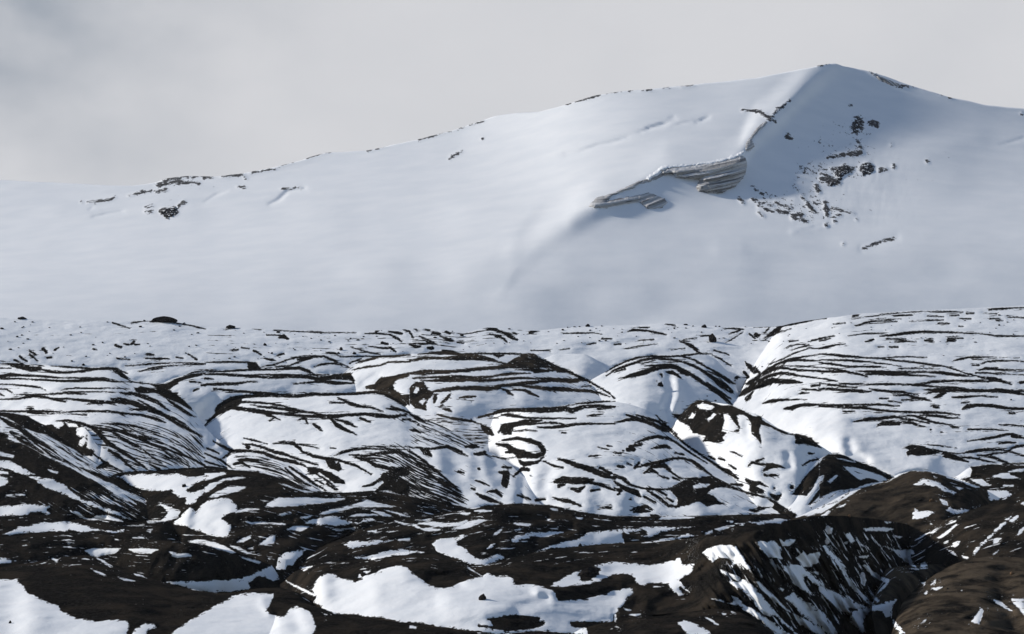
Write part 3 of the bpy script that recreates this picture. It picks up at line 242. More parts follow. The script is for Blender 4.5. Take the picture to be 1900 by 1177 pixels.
# ---------------------------------------------------------------- the hills: crest line, foot line (photo x,y), depth per pixel of face
def P(s): return [[float(a) for a in q.split(',')] for q in s.split()]
HILLS = [
 dict(name='glacier_rim', label='distant stone-dotted snow plateau at the top edge of the glacier, below the mountain', cat='snow plateau', k=0.55, rows=2.0,
  crest=P("-80,588 0,590 100,593 200,596 260,596 305,595 350,602 390,608 430,608 520,612 640,616 700,614 760,611 790,608 820,612 860,620 880,614 905,608 960,612 1000,614 1060,608 1091,606 1140,605 1240,601 1300,605 1400,608 1450,605 1540,592 1990,575"),
  foot=P("-80,700 300,705 640,700 1000,690 1300,700 1500,700 1990,720"), warm=0.1),
 dict(name='snow_dome', label='broad snow dome striped by long thin ash bands, rising at the right edge', cat='snow dome', k=0.5, rows=2.0,
  crest=P("1335,768 1355,752 1368,742 1385,705 1402,672 1420,645 1436,620 1450,605 1480,598 1540,590 1600,582 1700,576.5 1800,573 1900,567 1990,562"),
  foot=P("1335,774 1370,775 1420,800 1460,830 1520,870 1560,900 1650,905 1800,910 1990,900"), warm=0.1),
 dict(name='snow_knoll', label='round snow knoll with ash arcs, left of the gully beneath the striped right dome', cat='snow knoll', k=0.45, rows=1.8,
  crest=P("1050,745 1075,722 1095,706 1120,692 1140,683 1165,668 1190,662 1220,660.5 1255,660 1285,658 1310,657 1330,668 1350,690 1368,715 1372,745"),
  foot=P("1050,750 1100,780 1150,800 1200,812 1250,800 1300,780 1340,765 1372,750"), warm=0.1),
 dict(name='snow_knoll', label='small pointed snow knoll with a grey right flank, just right of the dark ash cone', cat='snow knoll', k=0.4, rows=1.8,
  crest=P("985,690 1005,668 1030,658 1060,656 1085,657 1100,664 1115,673 1128,683 1137,690"),
  foot=P("985,694 1030,705 1080,715 1120,705 1137,694"), warm=0.1),
 dict(name='ice_shelf', label='low sunlit snow shelf with fine ash arcs, left of the central dome below the stony rim', cat='snow ridge', k=0.4, rows=1.8,
  crest=P("440,700 478,686 500,677 540,669 565,663 600,662 620,668 650,676 665,684"),
  foot=P("440,704 500,700 580,700 640,700 665,690"), warm=0.1),
 dict(name='ice_shelf', label='low snow shelf ending in a black notch, below the left part of the stony rim', cat='snow ridge', k=0.4, rows=1.8,
  crest=P("205,705 240,688 290,678 340,674 400,672 465,672 480,678 495,690 505,698"),
  foot=P("205,709 300,718 400,706 480,704 505,700"), warm=0.1),
 dict(name='ash_cone_ridge', label='long banded ice ridge crowned by the dark brown ash cone in the middle', cat='ice ridge', k=0.45, rows=1.8,
  crest=P("610,720 640,690 670,668 700,662 740,658 780,656 830,652 860,656 900,657 940,660 960,658 975,656 992,656 1005,664 1020,674 1040,686 1080,707 1110,727 1140,750 1170,775 1185,790"),
  foot=P("610,726 650,730 690,760 760,810 850,830 920,830 1000,810 1100,800 1185,796"), warm=0.9),
 dict(name='ice_ridge', label='banded ice ridge with a dark rounded left spur, second ridge below the ash cone', cat='ice ridge', k=0.4, rows=1.8,
  crest=P("885,790 900,772 925,763 960,759 1000,757 1060,752 1100,746 1140,745 1170,751 1200,761 1222,775 1240,800 1280,835 1320,860 1360,885 1400,910 1440,935 1475,960"),
  foot=P("885,800 920,850 980,945 1060,965 1160,968 1300,968 1400,966 1475,966"), warm=0.2),
 dict(name='ash_crag', label='jagged black crag holding snow pockets, in the gully right of centre', cat='ash crag', k=0.3, rows=1.6,
  crest=P("1232,808 1250,790 1260,772 1268,765 1285,748 1300,742 1322,746.5 1355,751 1383,762 1411,772 1442,794 1465,803 1490,812 1520,826 1545,842 1570,870"),
  foot=P("1232,814 1270,860 1340,920 1400,960 1480,968 1530,940 1570,880"), warm=0.3),
 dict(name='ice_ridge', label='narrow dark-topped ice ridge ending at the blue shaded hollow left of the crag', cat='ice ridge', k=0.4, rows=1.8,
  crest=P("275,732 290,720 300,713 320,703 340,697 380,691 450,690 520,687 560,682 578,690 600,694 650,696 672,704 690,716 705,730"),
  foot=P("275,736 330,750 400,745 500,742 600,742 660,738 705,735"), warm=0.2),
 dict(name='snow_dome', label='big pale snow dome with two dark ash belts, left of centre', cat='snow dome', k=0.42, rows=1.8,
  crest=P("362,802 378,790 395,770 415,752 435,742 460,736 500,734 540,732 580,735 620,731 660,730 690,727 720,731 745,746 765,768 790,778 830,795 860,812 900,835 940,856 980,892 1005,930 1020,958"),
  foot=P("362,808 400,840 460,870 540,900 620,930 700,950 800,965 900,962 960,962 1020,964"), warm=0.1),
 dict(name='ice_ridge', label='wide streaked ice ridge with a black right shoulder, at the left edge', cat='ice ridge', k=0.42, rows=1.8,
  crest=P("-80,676 0,676 60,676 130,682 205,681 225,690 245,704 270,711 290,714 315,727 340,742 360,760 378,790 400,812 425,832 440,848 455,866"),
  foot=P("-80,790 0,800 60,840 120,880 200,900 300,895 400,885 455,872"), warm=0.2),
 dict(name='ice_crag', label='ragged dark ice crag with a white snow cap, on the left ridge', cat='ice crag', k=0.22, rows=1.6,
  crest=P("78,806 88,794 100,785 115,781 135,783 152,790 164,800 172,815 190,835 215,860 235,880"),
  foot=P("78,812 100,840 130,865 165,890 235,888"), warm=0.3),
 dict(name='ash_ridge', label='long ash-dark ridge running down from the left edge into the valley', cat='ash ridge', k=0.3, rows=1.7,
  crest=P("-80,758 0,764 40,768 70,782 100,802 150,840 200,875 240,902 275,925 300,943 320,962"),
  foot=P("-80,960 0,970 100,980 200,985 280,980 320,968"), warm=0.35),
 dict(name='snow_ridge', label='fine-streaked hump of snow and ash between the left ridge and the dome with two belts', cat='snow ridge', k=0.35, rows=1.6,
  crest=P("400,868 415,850 430,838 450,836 480,838 520,850 550,868 580,890 600,905 618,918"),
  foot=P("400,872 450,890 520,910 580,922 618,922"), warm=0.2),
 dict(name='snow_ridge', label='streaked snow hump with a black flank falling right, above the central ash ridge', cat='snow ridge', k=0.33, rows=1.6,
  crest=P("610,862 630,845 655,834 690,829 730,829 765,834 790,855 820,885 850,915 875,940 888,950"),
  foot=P("610,870 640,915 700,930 780,948 840,955 888,954"), warm=0.2),
 dict(name='ash_mound', label='flat dark mound patched with snow, below the streaked humps left of centre', cat='ash mound', k=0.35, rows=1.7,
  crest=P("180,905 200,887 230,878 300,874 380,869 430,870 480,873 520,884 560,902 600,912 640,914 700,910 740,917 780,925 820,935 860,945 890,955"),
  foot=P("180,912 240,965 320,1000 420,1030 540,1040 640,1020 760,1010 890,962"), warm=0.5),
 dict(name='ash_ridge', label='smooth central ash ridge lying below the fluted snow basin', cat='ash ridge', k=0.33, rows=1.7,
  crest=P("560,1045 600,1010 660,985 740,965 820,952 880,943 920,937 960,934 1020,938 1080,949 1140,957 1230,958 1300,957 1400,955 1450,953 1490,960"),
  foot=P("560,1050 640,1050 760,1045 900,1060 1000,1040 1140,1020 1300,1005 1400,995 1490,968"), warm=0.6),
 dict(name='ash_mound', label='pointed ash mound with a snowy right flank, beside the snow bank at right', cat='ash mound', k=0.3, rows=1.6,
  crest=P("1435,965 1460,940 1480,908 1500,872 1520,852 1540,843 1556,841 1575,848 1600,860 1630,872 1660,886 1680,898"),
  foot=P("1435,970 1500,975 1560,960 1620,930 1680,904"), warm=0.7),
 dict(name='ash_slope', label='dark ash slope streaked with snow at the right edge, under the striped dome', cat='ash slope', k=0.4, rows=1.7,
  crest=P("1740,900 1775,884 1800,866 1830,862 1880,860 1990,858"),
  foot=P("1740,930 1800,960 1900,960 1990,950"), warm=0.5),
 dict(name='ash_mound', label='rounded brown ash mound with three snow patches, at lower right', cat='ash mound', k=0.33, rows=1.7,
  crest=P("1440,975 1490,955 1530,937 1570,915 1610,903 1645,892 1670,879 1695,873 1730,876 1770,888 1810,900 1840,915 1870,935"),
  foot=P("1440,985 1540,1000 1640,1010 1740,1040 1800,1030 1870,945"), warm=1.0),
 dict(name='ash_slope', label='brown slope streaked by diagonal snow strips, at the right edge', cat='ash slope', k=0.3, rows=1.7,
  crest=P("1690,1010 1715,988 1750,966 1790,951 1850,931 1900,911 1990,880"),
  foot=P("1690,1030 1740,1060 1800,1090 1900,1100 1990,1100"), warm=0.8),
 dict(name='ash_ridge', label='ash ridge curving across the left edge above the foremost left slope', cat='ash ridge', dd=[[-80,0],[300,0],[420,36],[600,40]], k=0.35, rows=1.7,
  crest=P("-80,962 0,959 60,956 120,954 180,958 240,966 300,968 350,972 385,984 420,1000 460,1022 500,1045 530,1062"),
  foot=P("-80,1010 100,1000 240,1015 340,1025 420,1050 480,1070 530,1066"), warm=0.4),
 dict(name='ash_ridge', label='long foreground ash ridge ending in the black snow-streaked cliff at right', cat='ash ridge', dd=[[520,0],[1230,0],[1300,4],[1420,22],[1560,58],[1660,84],[1740,84],[1810,64]], ribs=1, k=[[520,.3],[1230,.28],[1330,.14],[1420,.10],[1640,.10],[1740,.12],[1810,.2]], rows=1.7,
  crest=P("520,1085 545,1062 575,1050 610,1043 650,1040 700,1034 740,1026 765,1023 795,1025 830,1037 865,1049 890,1051 940,1037 1000,1024 1080,1013 1140,1008 1250,1002 1340,994 1400,984 1460,968 1510,958 1560,957 1620,962 1680,972 1720,985 1750,1003 1780,1022 1810,1036"),
  foot=P("520,1100 580,1170 700,1200 900,1220 1140,1200 1300,1210 1400,1235 1500,1245 1600,1240 1660,1200 1720,1110 1770,1056 1810,1042"), warm=0.7),
 dict(name='ash_slope', label='wide dark slope filling the lower left corner between two white snow banks', cat='ash slope', k=0.4, rows=1.7,
  crest=P("-80,1062 0,1052 60,1044 120,1034 160,1030 200,1042 230,1054 260,1067 300,1080 335,1089 370,1096 400,1100 440,1098 480,1092 520,1090 555,1100 590,1128 610,1150"),
  foot=P("-80,1210 200,1220 400,1220 560,1215 610,1165"), warm=0.5),
 dict(name='ash_ridge', label='dark ridge with a black hollow face above the thin snow gully, in the left foreground', cat='ash ridge', dd=[[-80,0],[150,0],[320,16],[470,34],[560,36]], k=[[-80,.35],[120,.3],[220,.10],[470,.10],[560,.3]], rows=1.5,
  crest=P("-80,1000 0,998 50,992 110,986 160,988 230,997 300,1003 360,1008 420,1020 470,1035 510,1052 540,1072 560,1090"),
  foot=P("-80,1066 0,1060 60,1054 160,1042 200,1052 260,1078 335,1102 400,1114 470,1108 540,1096 560,1098"), warm=0.5),
 dict(name='ash_mound', label='brown lobe of ash running down to the white gully mouth at lower right', cat='ash mound', k=0.3, rows=1.7,
  crest=P("1618,1125 1630,1085 1642,1056 1670,1050 1710,1048 1745,1046 1775,1044 1790,1050"),
  foot=P("1618,1130 1650,1125 1690,1105 1730,1085 1790,1056"), warm=1.3),
 dict(name='ash_hill', label='brown hill with a black hollow, in the lower right corner', cat='ash hill', k=0.33, rows=1.7,
  crest=P("1640,1210 1655,1175 1664,1145 1675,1115 1700,1092 1735,1066 1765,1048 1800,1038 1840,1032 1880,1034 1990,1045"),
  foot=P("1640,1225 1700,1240 1800,1240 1990,1240"), warm=1.4),
 dict(name='ash_ridge', label='low dark ridge along the bottom edge, under the big white snow patch', cat='ash ridge', k=0.35, rows=1.7,
  crest=P("470,1200 520,1130 560,1118 600,1130 640,1143 700,1150 760,1158 820,1166 880,1174 930,1176 1000,1170 1060,1176 1140,1190 1200,1215"),
  foot=P("470,1215 600,1240 900,1250 1200,1225"), warm=0.4),
 dict(name='ash_ridge', label='low ash ridge at the bottom edge, under the black snow-streaked cliff', cat='ash ridge', k=0.3, rows=1.7,
  crest=P("1020,1200 1080,1165 1140,1152 1200,1142 1270,1136 1330,1129 1370,1135 1410,1155 1450,1182 1490,1210"),
  foot=P("1020,1215 1200,1250 1400,1250 1490,1220"), warm=0.7),
 dict(name='ash_ridge', label='dark greenish rim of ash along the bottom right edge', cat='ash ridge', k=0.35, rows=1.7,
  crest=P("1690,1210 1740,1172 1790,1160 1850,1156 1990,1150"),
  foot=P("1690,1225 1850,1240 1990,1240"), warm=0.3),
]
# local swells and hollows of the snow: x,y,width px ; height m
CARVES = [(parse('S', s), h) for s, h in [
 ("940,738,26 905,758,26 872,776,20", -1.1), ("870,745,40 840,765,40", 0.7), ("1000,742,30 960,765,30", 0.4),
 ("1243,700,9 1247,730,10 1236,760,10 1242,785,10", -0.9), ("1256,705,9 1258,735,10 1250,760,8", 0.8), ("1200,720,60 1190,750,50", 0.5),
 ("400,742,14 384,752,12 374,765,10 366,785,10", -0.8), ("398,800,6 397,822,8", -0.9), ("410,798,8 408,820,8", 0.6),
 ("380,755,30", 0.5), ("520,820,60 620,800,60", 0.5), ("560,800,30 700,815,30", -0.4),
 ("812,840,10 818,868,14", 0.5), ("838,845,12 848,890,18 866,920,22", -0.6), ("872,850,10 868,880,14", 0.35), ("898,842,9 900,870,12 910,895,16", 0.6), ("914,835,12 916,880,16", -0.5), ("860,900,30", -0.4),
 ("960,885,12 952,932,18", 0.6), ("968,890,8 966,930,10", -0.6), ("1020,872,14 1012,900,14", -0.9), ("1094,912,12 1088,945,18", 0.5), ("1150,925,14 1146,950,20", 0.45), ("1175,925,16 1180,955,14", -0.5),
 ("1290,935,22 1300,960,30", 0.7), ("1515,800,30 1560,815,24 1600,850,24 1650,870,20 1720,868,20", 1.3), ("1575,822,10 1582,842,12 1605,855,10", -1.2), ("1470,840,20 1480,860,20", 0.6), ("1462,845,8 1466,865,10", -0.7),
 ("352,945,10 345,970,12", 1.0), ("405,945,30", 0.8), ("412,952,16 400,975,16", -0.7),
 ("25,1090,26 22,1177,30", -0.7), ("60,1110,40 60,1177,40", 0.8), ("545,1140,16 555,1165,14", -0.6), ("488,1118,10 500,1135,10", 0.7),
 ("600,1068,16 603,1100,18", 0.9), ("640,1130,16 720,1110,22 800,1115,26", -0.6), ("840,1120,26 900,1130,26 960,1115,26 1020,1105,26", 0.7), ("960,1130,12 1010,1112,12", -0.5), ("700,1085,30 745,1065,26", 0.6),
 ("1060,1005,14 1100,1000,14", -0.4), ("1140,1070,30 1240,1062,26", -0.4), ("1325,1030,10 1375,1015,10", 0.4),
 ("1215,765,16 1250,800,16 1320,850,14 1380,890,14", -1.0), ("1385,790,10 1390,812,10", -0.7), ("1420,800,24 1450,850,24", 0.6),
 ("1690,740,14 1760,690,20", -0.5), ("1800,640,40", -0.5), ("1880,655,40", 0.6),
 ("680,718,16 700,705,16", -0.8), ("660,710,10", 0.5), ("1370,640,40 1400,615,30", -0.8),
 ("600,1003,12 645,986,14", -2.0), ("540,982,10 580,972,10", -1.6), ("470,968,8 540,966,8", -1.2),
 ("945,964,7 1015,960,7", -1.3), ("990,992,9 1060,980,9", -1.3), ("1220,1130,22 1280,1105,18", -2.0), ("1180,1118,14", -1.2), ("800,1075,12 850,1080,12", -1.0), ("130,968,8 190,960,10", -1.4), ("240,968,10 330,1000,12", -1.4),
 ("60,1005,14 200,1000,12", 0.9), ("700,1040,12 860,1058,10", 0.8), ("960,1060,22 1040,1040,22", 0.9), ("1000,1095,14 1100,1090,12 1150,1080,12", 0.9), ("1300,1010,16 1460,975,12", 0.7), ("1310,1115,16 1340,1090,16", 0.8), ("120,1080,40 260,1130,30", 0.8), ("330,1120,30 420,1105,20", -0.8),
 ("1735,1150,40", 0.4), ("1860,1075,24 1860,1120,30 1880,1150,24", -1.8), ("1850,1062,40", 0.5),
 ("1760,1062,24 1700,1100,20 1675,1130,20", -1.0), ("1735,1090,20 1760,1080,20", 0.6),
]]
# separate snow patches lying on the dark hills
PATCHES = [(parse(t, s), lab) for t, s, lab in [
 ('B1', "1040,570 1120,560 1150,545 1300,545 1650,540 1700,560 1960,560 1900,600 1800,650 1740,700 1760,720 1900,680 1890,720 1820,800 1770,840 1720,830 1710,770 1660,770 1600,720 1580,705 1450,715 1300,700 1200,660 1140,600 1090,585", "flat white snow shelf with a ragged right end, below the long left ash ridge"),
 ('S', "318,972 338,952 353,940 362,948 372,938 382,928 398,924 420,923 436,931 443,940 440,950 420,955 413,962 423,970 432,978 424,990 428,998 410,999 390,995 370,988 345,978", "peaked snow drift with a blue-shaded hollow, in the gap between two dark mounds at left"),
 ('B1', "35,1100 100,1070 180,1030 300,1005 450,985 560,980 680,990 800,1020 920,1050 1040,1070 1160,1055 1150,1085 1050,1100 900,1080 760,1085 650,1075 480,1080 300,1095 150,1110 50,1120", "long bow-shaped snow strip along the dark ridge at the left"),
 ('B1', "-150,840 0,840 200,820 380,825 500,830 460,850 440,880 480,910 450,925 360,900 280,905 270,930 0,945 -150,950", "ragged snow patch cut by the left edge, above the bow-shaped snow strip"),
 ('B1', "240,560 330,570 430,580 520,600 620,650 680,720 820,790 950,840 1100,900 1280,980 1180,975 1000,910 850,850 700,790 560,730 430,690 330,610", "long blue-shaded snow tongue sloping down the left ash ridge"),
 ('B1', "-150,400 0,410 100,420 220,490 330,550 240,560 130,530 0,490 -150,480", "short slanting snow tongue at the left edge, above the ragged patch"),
 ('S', "225,1056 230,1056 262,1067 292,1080 335,1078 380,1077 430,1074 460,1068 480,1058 505,1048 515,1035 530,1024 560,1020 578,1016 565,1025 553,1040 552,1052 535,1056 520,1062 520,1077 505,1080 490,1072 476,1073 463,1083 470,1092 440,1098 400,1101 370,1098 335,1088 290,1079 255,1070", "thin snow-filled gully flaring upward at its right end, in the left foreground"),
 ('S', "-40,1073 20,1075 35,1072 43,1073 35,1078 48,1088 50,1098 70,1106 90,1115 110,1125 118,1136 150,1147 178,1153 200,1149 238,1150 243,1158 233,1190 -40,1190", "large white snow bank in the bottom left corner, with a ragged dark upper edge"),
 ('S', "232,1190 250,1167 270,1155 290,1154 290,1165 275,1170 270,1190", "small snow tongue at the bottom edge, between the two big left snow banks"),
 ('S', "300,1190 335,1160 360,1145 385,1130 400,1122 413,1115 430,1106 450,1101 490,1099 510,1100 508,1112 500,1125 496,1133 505,1139 520,1143 530,1138 540,1128 552,1124 570,1130 582,1142 588,1160 578,1190", "big white snow bank with a dark notch in its top edge, at the bottom"),
 ('S', "-40,1034 10,1036 20,1039 70,1040 40,1042 15,1047 -40,1058", "thin snow wedge at the left edge, above the bottom left snow bank"),
 ('S', "575,1095 592,1068 603,1063 620,1065 640,1073 660,1077 680,1066 700,1060 720,1053 745,1048 757,1052 765,1062 780,1073 795,1084 815,1090 840,1087 845,1082 870,1075 895,1068 905,1063 920,1067 940,1066 953,1073 958,1084 965,1087 975,1083 1000,1086 1012,1090 1028,1093 1033,1105 1036,1115 1060,1113 1090,1110 1115,1103 1140,1094 1160,1090 1175,1091 1177,1100 1168,1110 1160,1120 1150,1130 1140,1142 1137,1155 1110,1156 1060,1156 1070,1162 1090,1165 1092,1180 1040,1176 1000,1171 960,1176 930,1177 890,1175 840,1166 800,1161 740,1155 700,1147 660,1142 620,1140 600,1130 580,1118 585,1108", "largest white snow patch, spread across the bottom centre around a black rock"),
 ('S', "1013,1090 1030,1080 1060,1063 1090,1052 1112,1045 1140,1041 1170,1044 1200,1047 1220,1046 1240,1041 1252,1038 1254,1034 1264,1033 1268,1045 1291,1045 1290,1055 1280,1066 1260,1078 1268,1085 1284,1101 1278,1101 1262,1091 1270,1104 1260,1108 1248,1098 1240,1088 1224,1083 1206,1081 1196,1087 1176,1081 1178,1075 1170,1068 1152,1066 1138,1069 1110,1080 1080,1087 1040,1091", "long snow tongue holding a black hole, right of the largest snow patch"),
 ('C3', "200,340 240,300 360,270 440,275 490,245 580,260 500,300 440,330 500,370 545,410 575,445 620,465 700,470 780,445 840,425 895,480 800,510 700,545 600,545 500,510 400,470 300,440 240,415 120,400 0,395 -60,385 -170,400 -320,415 -300,425 -320,440 -420,455 -600,460 -500,475 -420,500 -300,490 -160,460 0,435 150,420 240,420", "snow-filled hollow with a long thin left arm, between two central ash ridges"),
 ('C3', "930,290 980,265 1080,235 1200,225 1460,225 1400,255 1320,280 1200,290 1130,280 1080,300 1000,330 950,325", "lens-shaped snow patch with a black lower edge, in the central ash ridge"),
 ('C3', "1070,425 1180,400 1230,375 1350,345 1440,310 1560,285 1600,250 1660,225 1740,215 1900,205 1985,195 2225,180 2515,180 2665,175 2595,200 2455,215 2335,230 2225,290 2145,270 2075,260 2025,260 1975,240 1990,300 1995,340 1890,345 1700,355 1500,375 1300,395 1180,415", "long slanting snow band with two small rocks, across the central ash ridge"),
 ('C4', "330,330 450,285 600,265 680,245 740,270 640,295 480,320", "slim snow sliver on the ash ridge, left above the black cliff"),
 ('C4', "1000,125 1110,130 1090,150 1190,140 1250,130 1380,120 1470,100 1560,105 1640,115 1570,135 1540,160 1450,155 1360,170 1250,145 1190,170 1130,165 1080,145", "narrow zigzag snow strip behind the crest of the foreground ridge"),
 ('C4', "805,425 850,375 980,345 1140,350 1165,400 1170,440 1210,450 1200,510 1250,540 1240,580 1180,560 1130,530 1090,570 1060,545 1090,510 1040,480 960,480 910,525 860,480", "thick angular snow slab at the left top of the black cliff"),
 ('C4', "1290,325 1350,300 1400,320 1430,295 1500,325 1555,370 1565,490 1480,475 1440,490 1380,420", "four-sided snow slab on the black cliff, right of the thick angular slab"),
 ('C4', "1500,525 1600,530 1740,530 1800,590 1960,720 1950,750 1830,720 1770,650 1780,720 1870,820 1860,840 1800,810 1720,770 1650,710 1600,640 1570,600", "blue-shaded snow apron running down the middle of the black cliff"),
 ('C4', "1045,670 1150,690 1200,660 1250,700 1300,730 1400,850 1500,970 1600,1070 1720,1190 1670,1190 1560,1090 1480,1000 1450,1020 1380,1000 1320,930 1250,830 1180,780 1100,740", "broken snow streak descending the left part of the black cliff"),
 ('C4', "835,830 960,850 1060,885 1100,870 1070,815 1150,840 1200,890 1290,950 1400,1010 1500,1080 1650,1190 1500,1190 1360,1080 1250,990 1140,920 1060,905", "long pointed snow streak at the foot of the black cliff, above the low bottom ridge"),
 ('C4', "1570,840 1620,810 1660,770 1720,830 1820,900 1950,990 1985,1060 2030,1190 1960,1190 1895,1110 1800,1050 1720,990 1650,920", "broad speckled snow streak low on the black cliff, left of the white gully mouth"),
 ('C4', "560,1060 640,1035 700,1050 760,1090 860,1130 920,1190 660,1190 610,1120", "isolated snow patch at the bottom edge, on the low ridge right of centre"),
 ('C5', "260,1000 340,940 440,930 560,890 640,860 740,835 720,880 680,930 690,990 680,1010 730,1070 820,1180 740,1180 640,1070 580,1000 540,970 480,975 440,1010 400,1080 450,1177 400,1160 330,1110 290,1070", "white snow fan at the gully mouth, between the black cliff and the brown corner hill"),
 ('C5', "30,360 60,350 110,400 180,470 240,560 250,600 280,680 220,640 190,590 130,510 60,430", "tapering snow streak near the top of the black cliff, below the ridge crest"),
 ('C5', "1415,435 1440,380 1560,270 1650,180 1770,75 1800,75 1700,190 1600,280 1480,400 1440,450", "longest diagonal snow strip on the brown right slope"),
 ('C5', "1210,370 1240,330 1310,300 1300,350 1260,380", "small bright snow patch left of the longest diagonal strip on the right slope"),
 ('B5', "865,655 900,610 960,585 1040,590 1130,630 1200,680 1270,710 1270,740 1240,755 1170,720 1080,680 960,655", "curved snow patch near the top of the rounded brown mound"),
 ('B5', "880,850 920,880 1080,890 1100,895 1010,940 960,965 900,970 860,965 865,920", "three-cornered snow patch at the foot of the rounded brown mound"),
 ('B5', "1150,880 1220,840 1290,860 1410,875 1360,910 1230,925 1190,900", "snow patch with a dark rock in it, right of the three-cornered patch"),
 ('B5', "1550,690 1650,685 1740,690 1800,740 1720,780 1640,800 1580,800 1560,770", "bright wedge of snow at the right edge, above the brown streaked slope"),
 ('B5', "-100,850 0,770 70,740 90,755 190,690 250,700 300,690 270,740 180,800 60,850 0,880 -60,900", "slanting snow ramp between the pointed mound and the rounded brown mound"),
 ('C2', "880,155 950,130 1080,85 1180,70 1250,90 1300,125 1430,140 1460,100 1540,100 1590,125 1480,145 1350,165 1200,185 1050,180 980,165", "smooth cap-shaped snow patch on the dark mound left of centre"),
 ('C2', "1270,350 1340,310 1420,295 1500,315 1600,300 1690,320 1600,345 1480,370 1380,390", "pale snow lens lower right of the cap-shaped patch"),
 ('C3', "700,395 740,350 800,325 810,345 760,385", "tiny upright snow dash on the brown flank beside the central hollow"),
]]
PATCH_CUTS = [parse('S', s) for s in [
 "907,1149 930,1145 960,1144 1000,1148 985,1153 1008,1156 985,1165 950,1170 915,1167 888,1162 918,1163",
 "1076,1066 1082,1060 1100,1054 1112,1057 1108,1068 1095,1075 1080,1076",
 "340,1072 380,1067 420,1067 448,1072 420,1075 370,1077", "1760,934 1775,938 1782,945 1768,943",
 "1170,990 1195,986 1200,991 1180,996"]]
# ---------------------------------------------------------------- materials
def new_mat(name):
    m = bpy.data.materials.new(name); m.use_nodes = True
    m.node_tree.nodes.clear(); return m
class G:
    """small node-graph helper"""
    def __init__(s, m): s.t = m.node_tree
    def n(s, typ, ins=None, **kw):
        x = s.t.nodes.new(typ)
        for k, v in kw.items(): setattr(x, k, v)
        for k, v in (ins or {}).items(): s.put(x.inputs[k], v)
        return x
    def put(s, sock, v):
        if hasattr(v, 'is_output'): s.t.links.new(v, sock)
        else: sock.default_value = v
    def m(s, op, a, b=0.0, c=0.0, clamp=False):
        return s.n('ShaderNodeMath', {0: a, 1: b, 2: c}, operation=op, use_clamp=clamp).outputs[0]
    def step(s, x, a, b, lo=0.0, hi=1.0):
        return s.n('ShaderNodeMapRange', {0: x, 1: a, 2: b, 3: lo, 4: hi}, interpolation_type='SMOOTHSTEP').outputs[0]
    def mix(s, f, a, b):
        return s.n('ShaderNodeMixRGB', {0: f, 1: a, 2: b}).outputs[0]
    def attr(s, name, vec=False):
        a = s.n('ShaderNodeAttribute', attribute_name=name); return a.outputs['Vector' if vec else 'Fac']
    def noise(s, vec, scale, detail=3.0, rough=0.55):
        return s.n('ShaderNodeTexNoise', {'Vector': vec, 'Scale': scale, 'Detail': detail, 'Roughness': rough}).outputs['Fac']
    def scale(s, vec, sc):
        return s.n('ShaderNodeMapping', {'Vector': vec, 'Scale': sc}).outputs[0]
SNOW = (0.86, 0.875, 0.90, 1)
ASH_A, ASH_B, ASH_W = (0.0075, 0.0072, 0.0070, 1), (0.0215, 0.0200, 0.0186, 1), (0.046, 0.0370, 0.0285, 1)
def snow_shader(g, pos, bump=0.25):
    a = g.noise(pos, 0.35, 4.0); b = g.noise(pos, 2.2, 3.0)
    col = g.mix(g.step(a, 0.3, 0.72), (0.82, 0.845, 0.88, 1), SNOW)
    h = g.m('ADD', g.m('MULTIPLY', a, 0.34), g.m('MULTIPLY', b, 0.05))
    return col, h
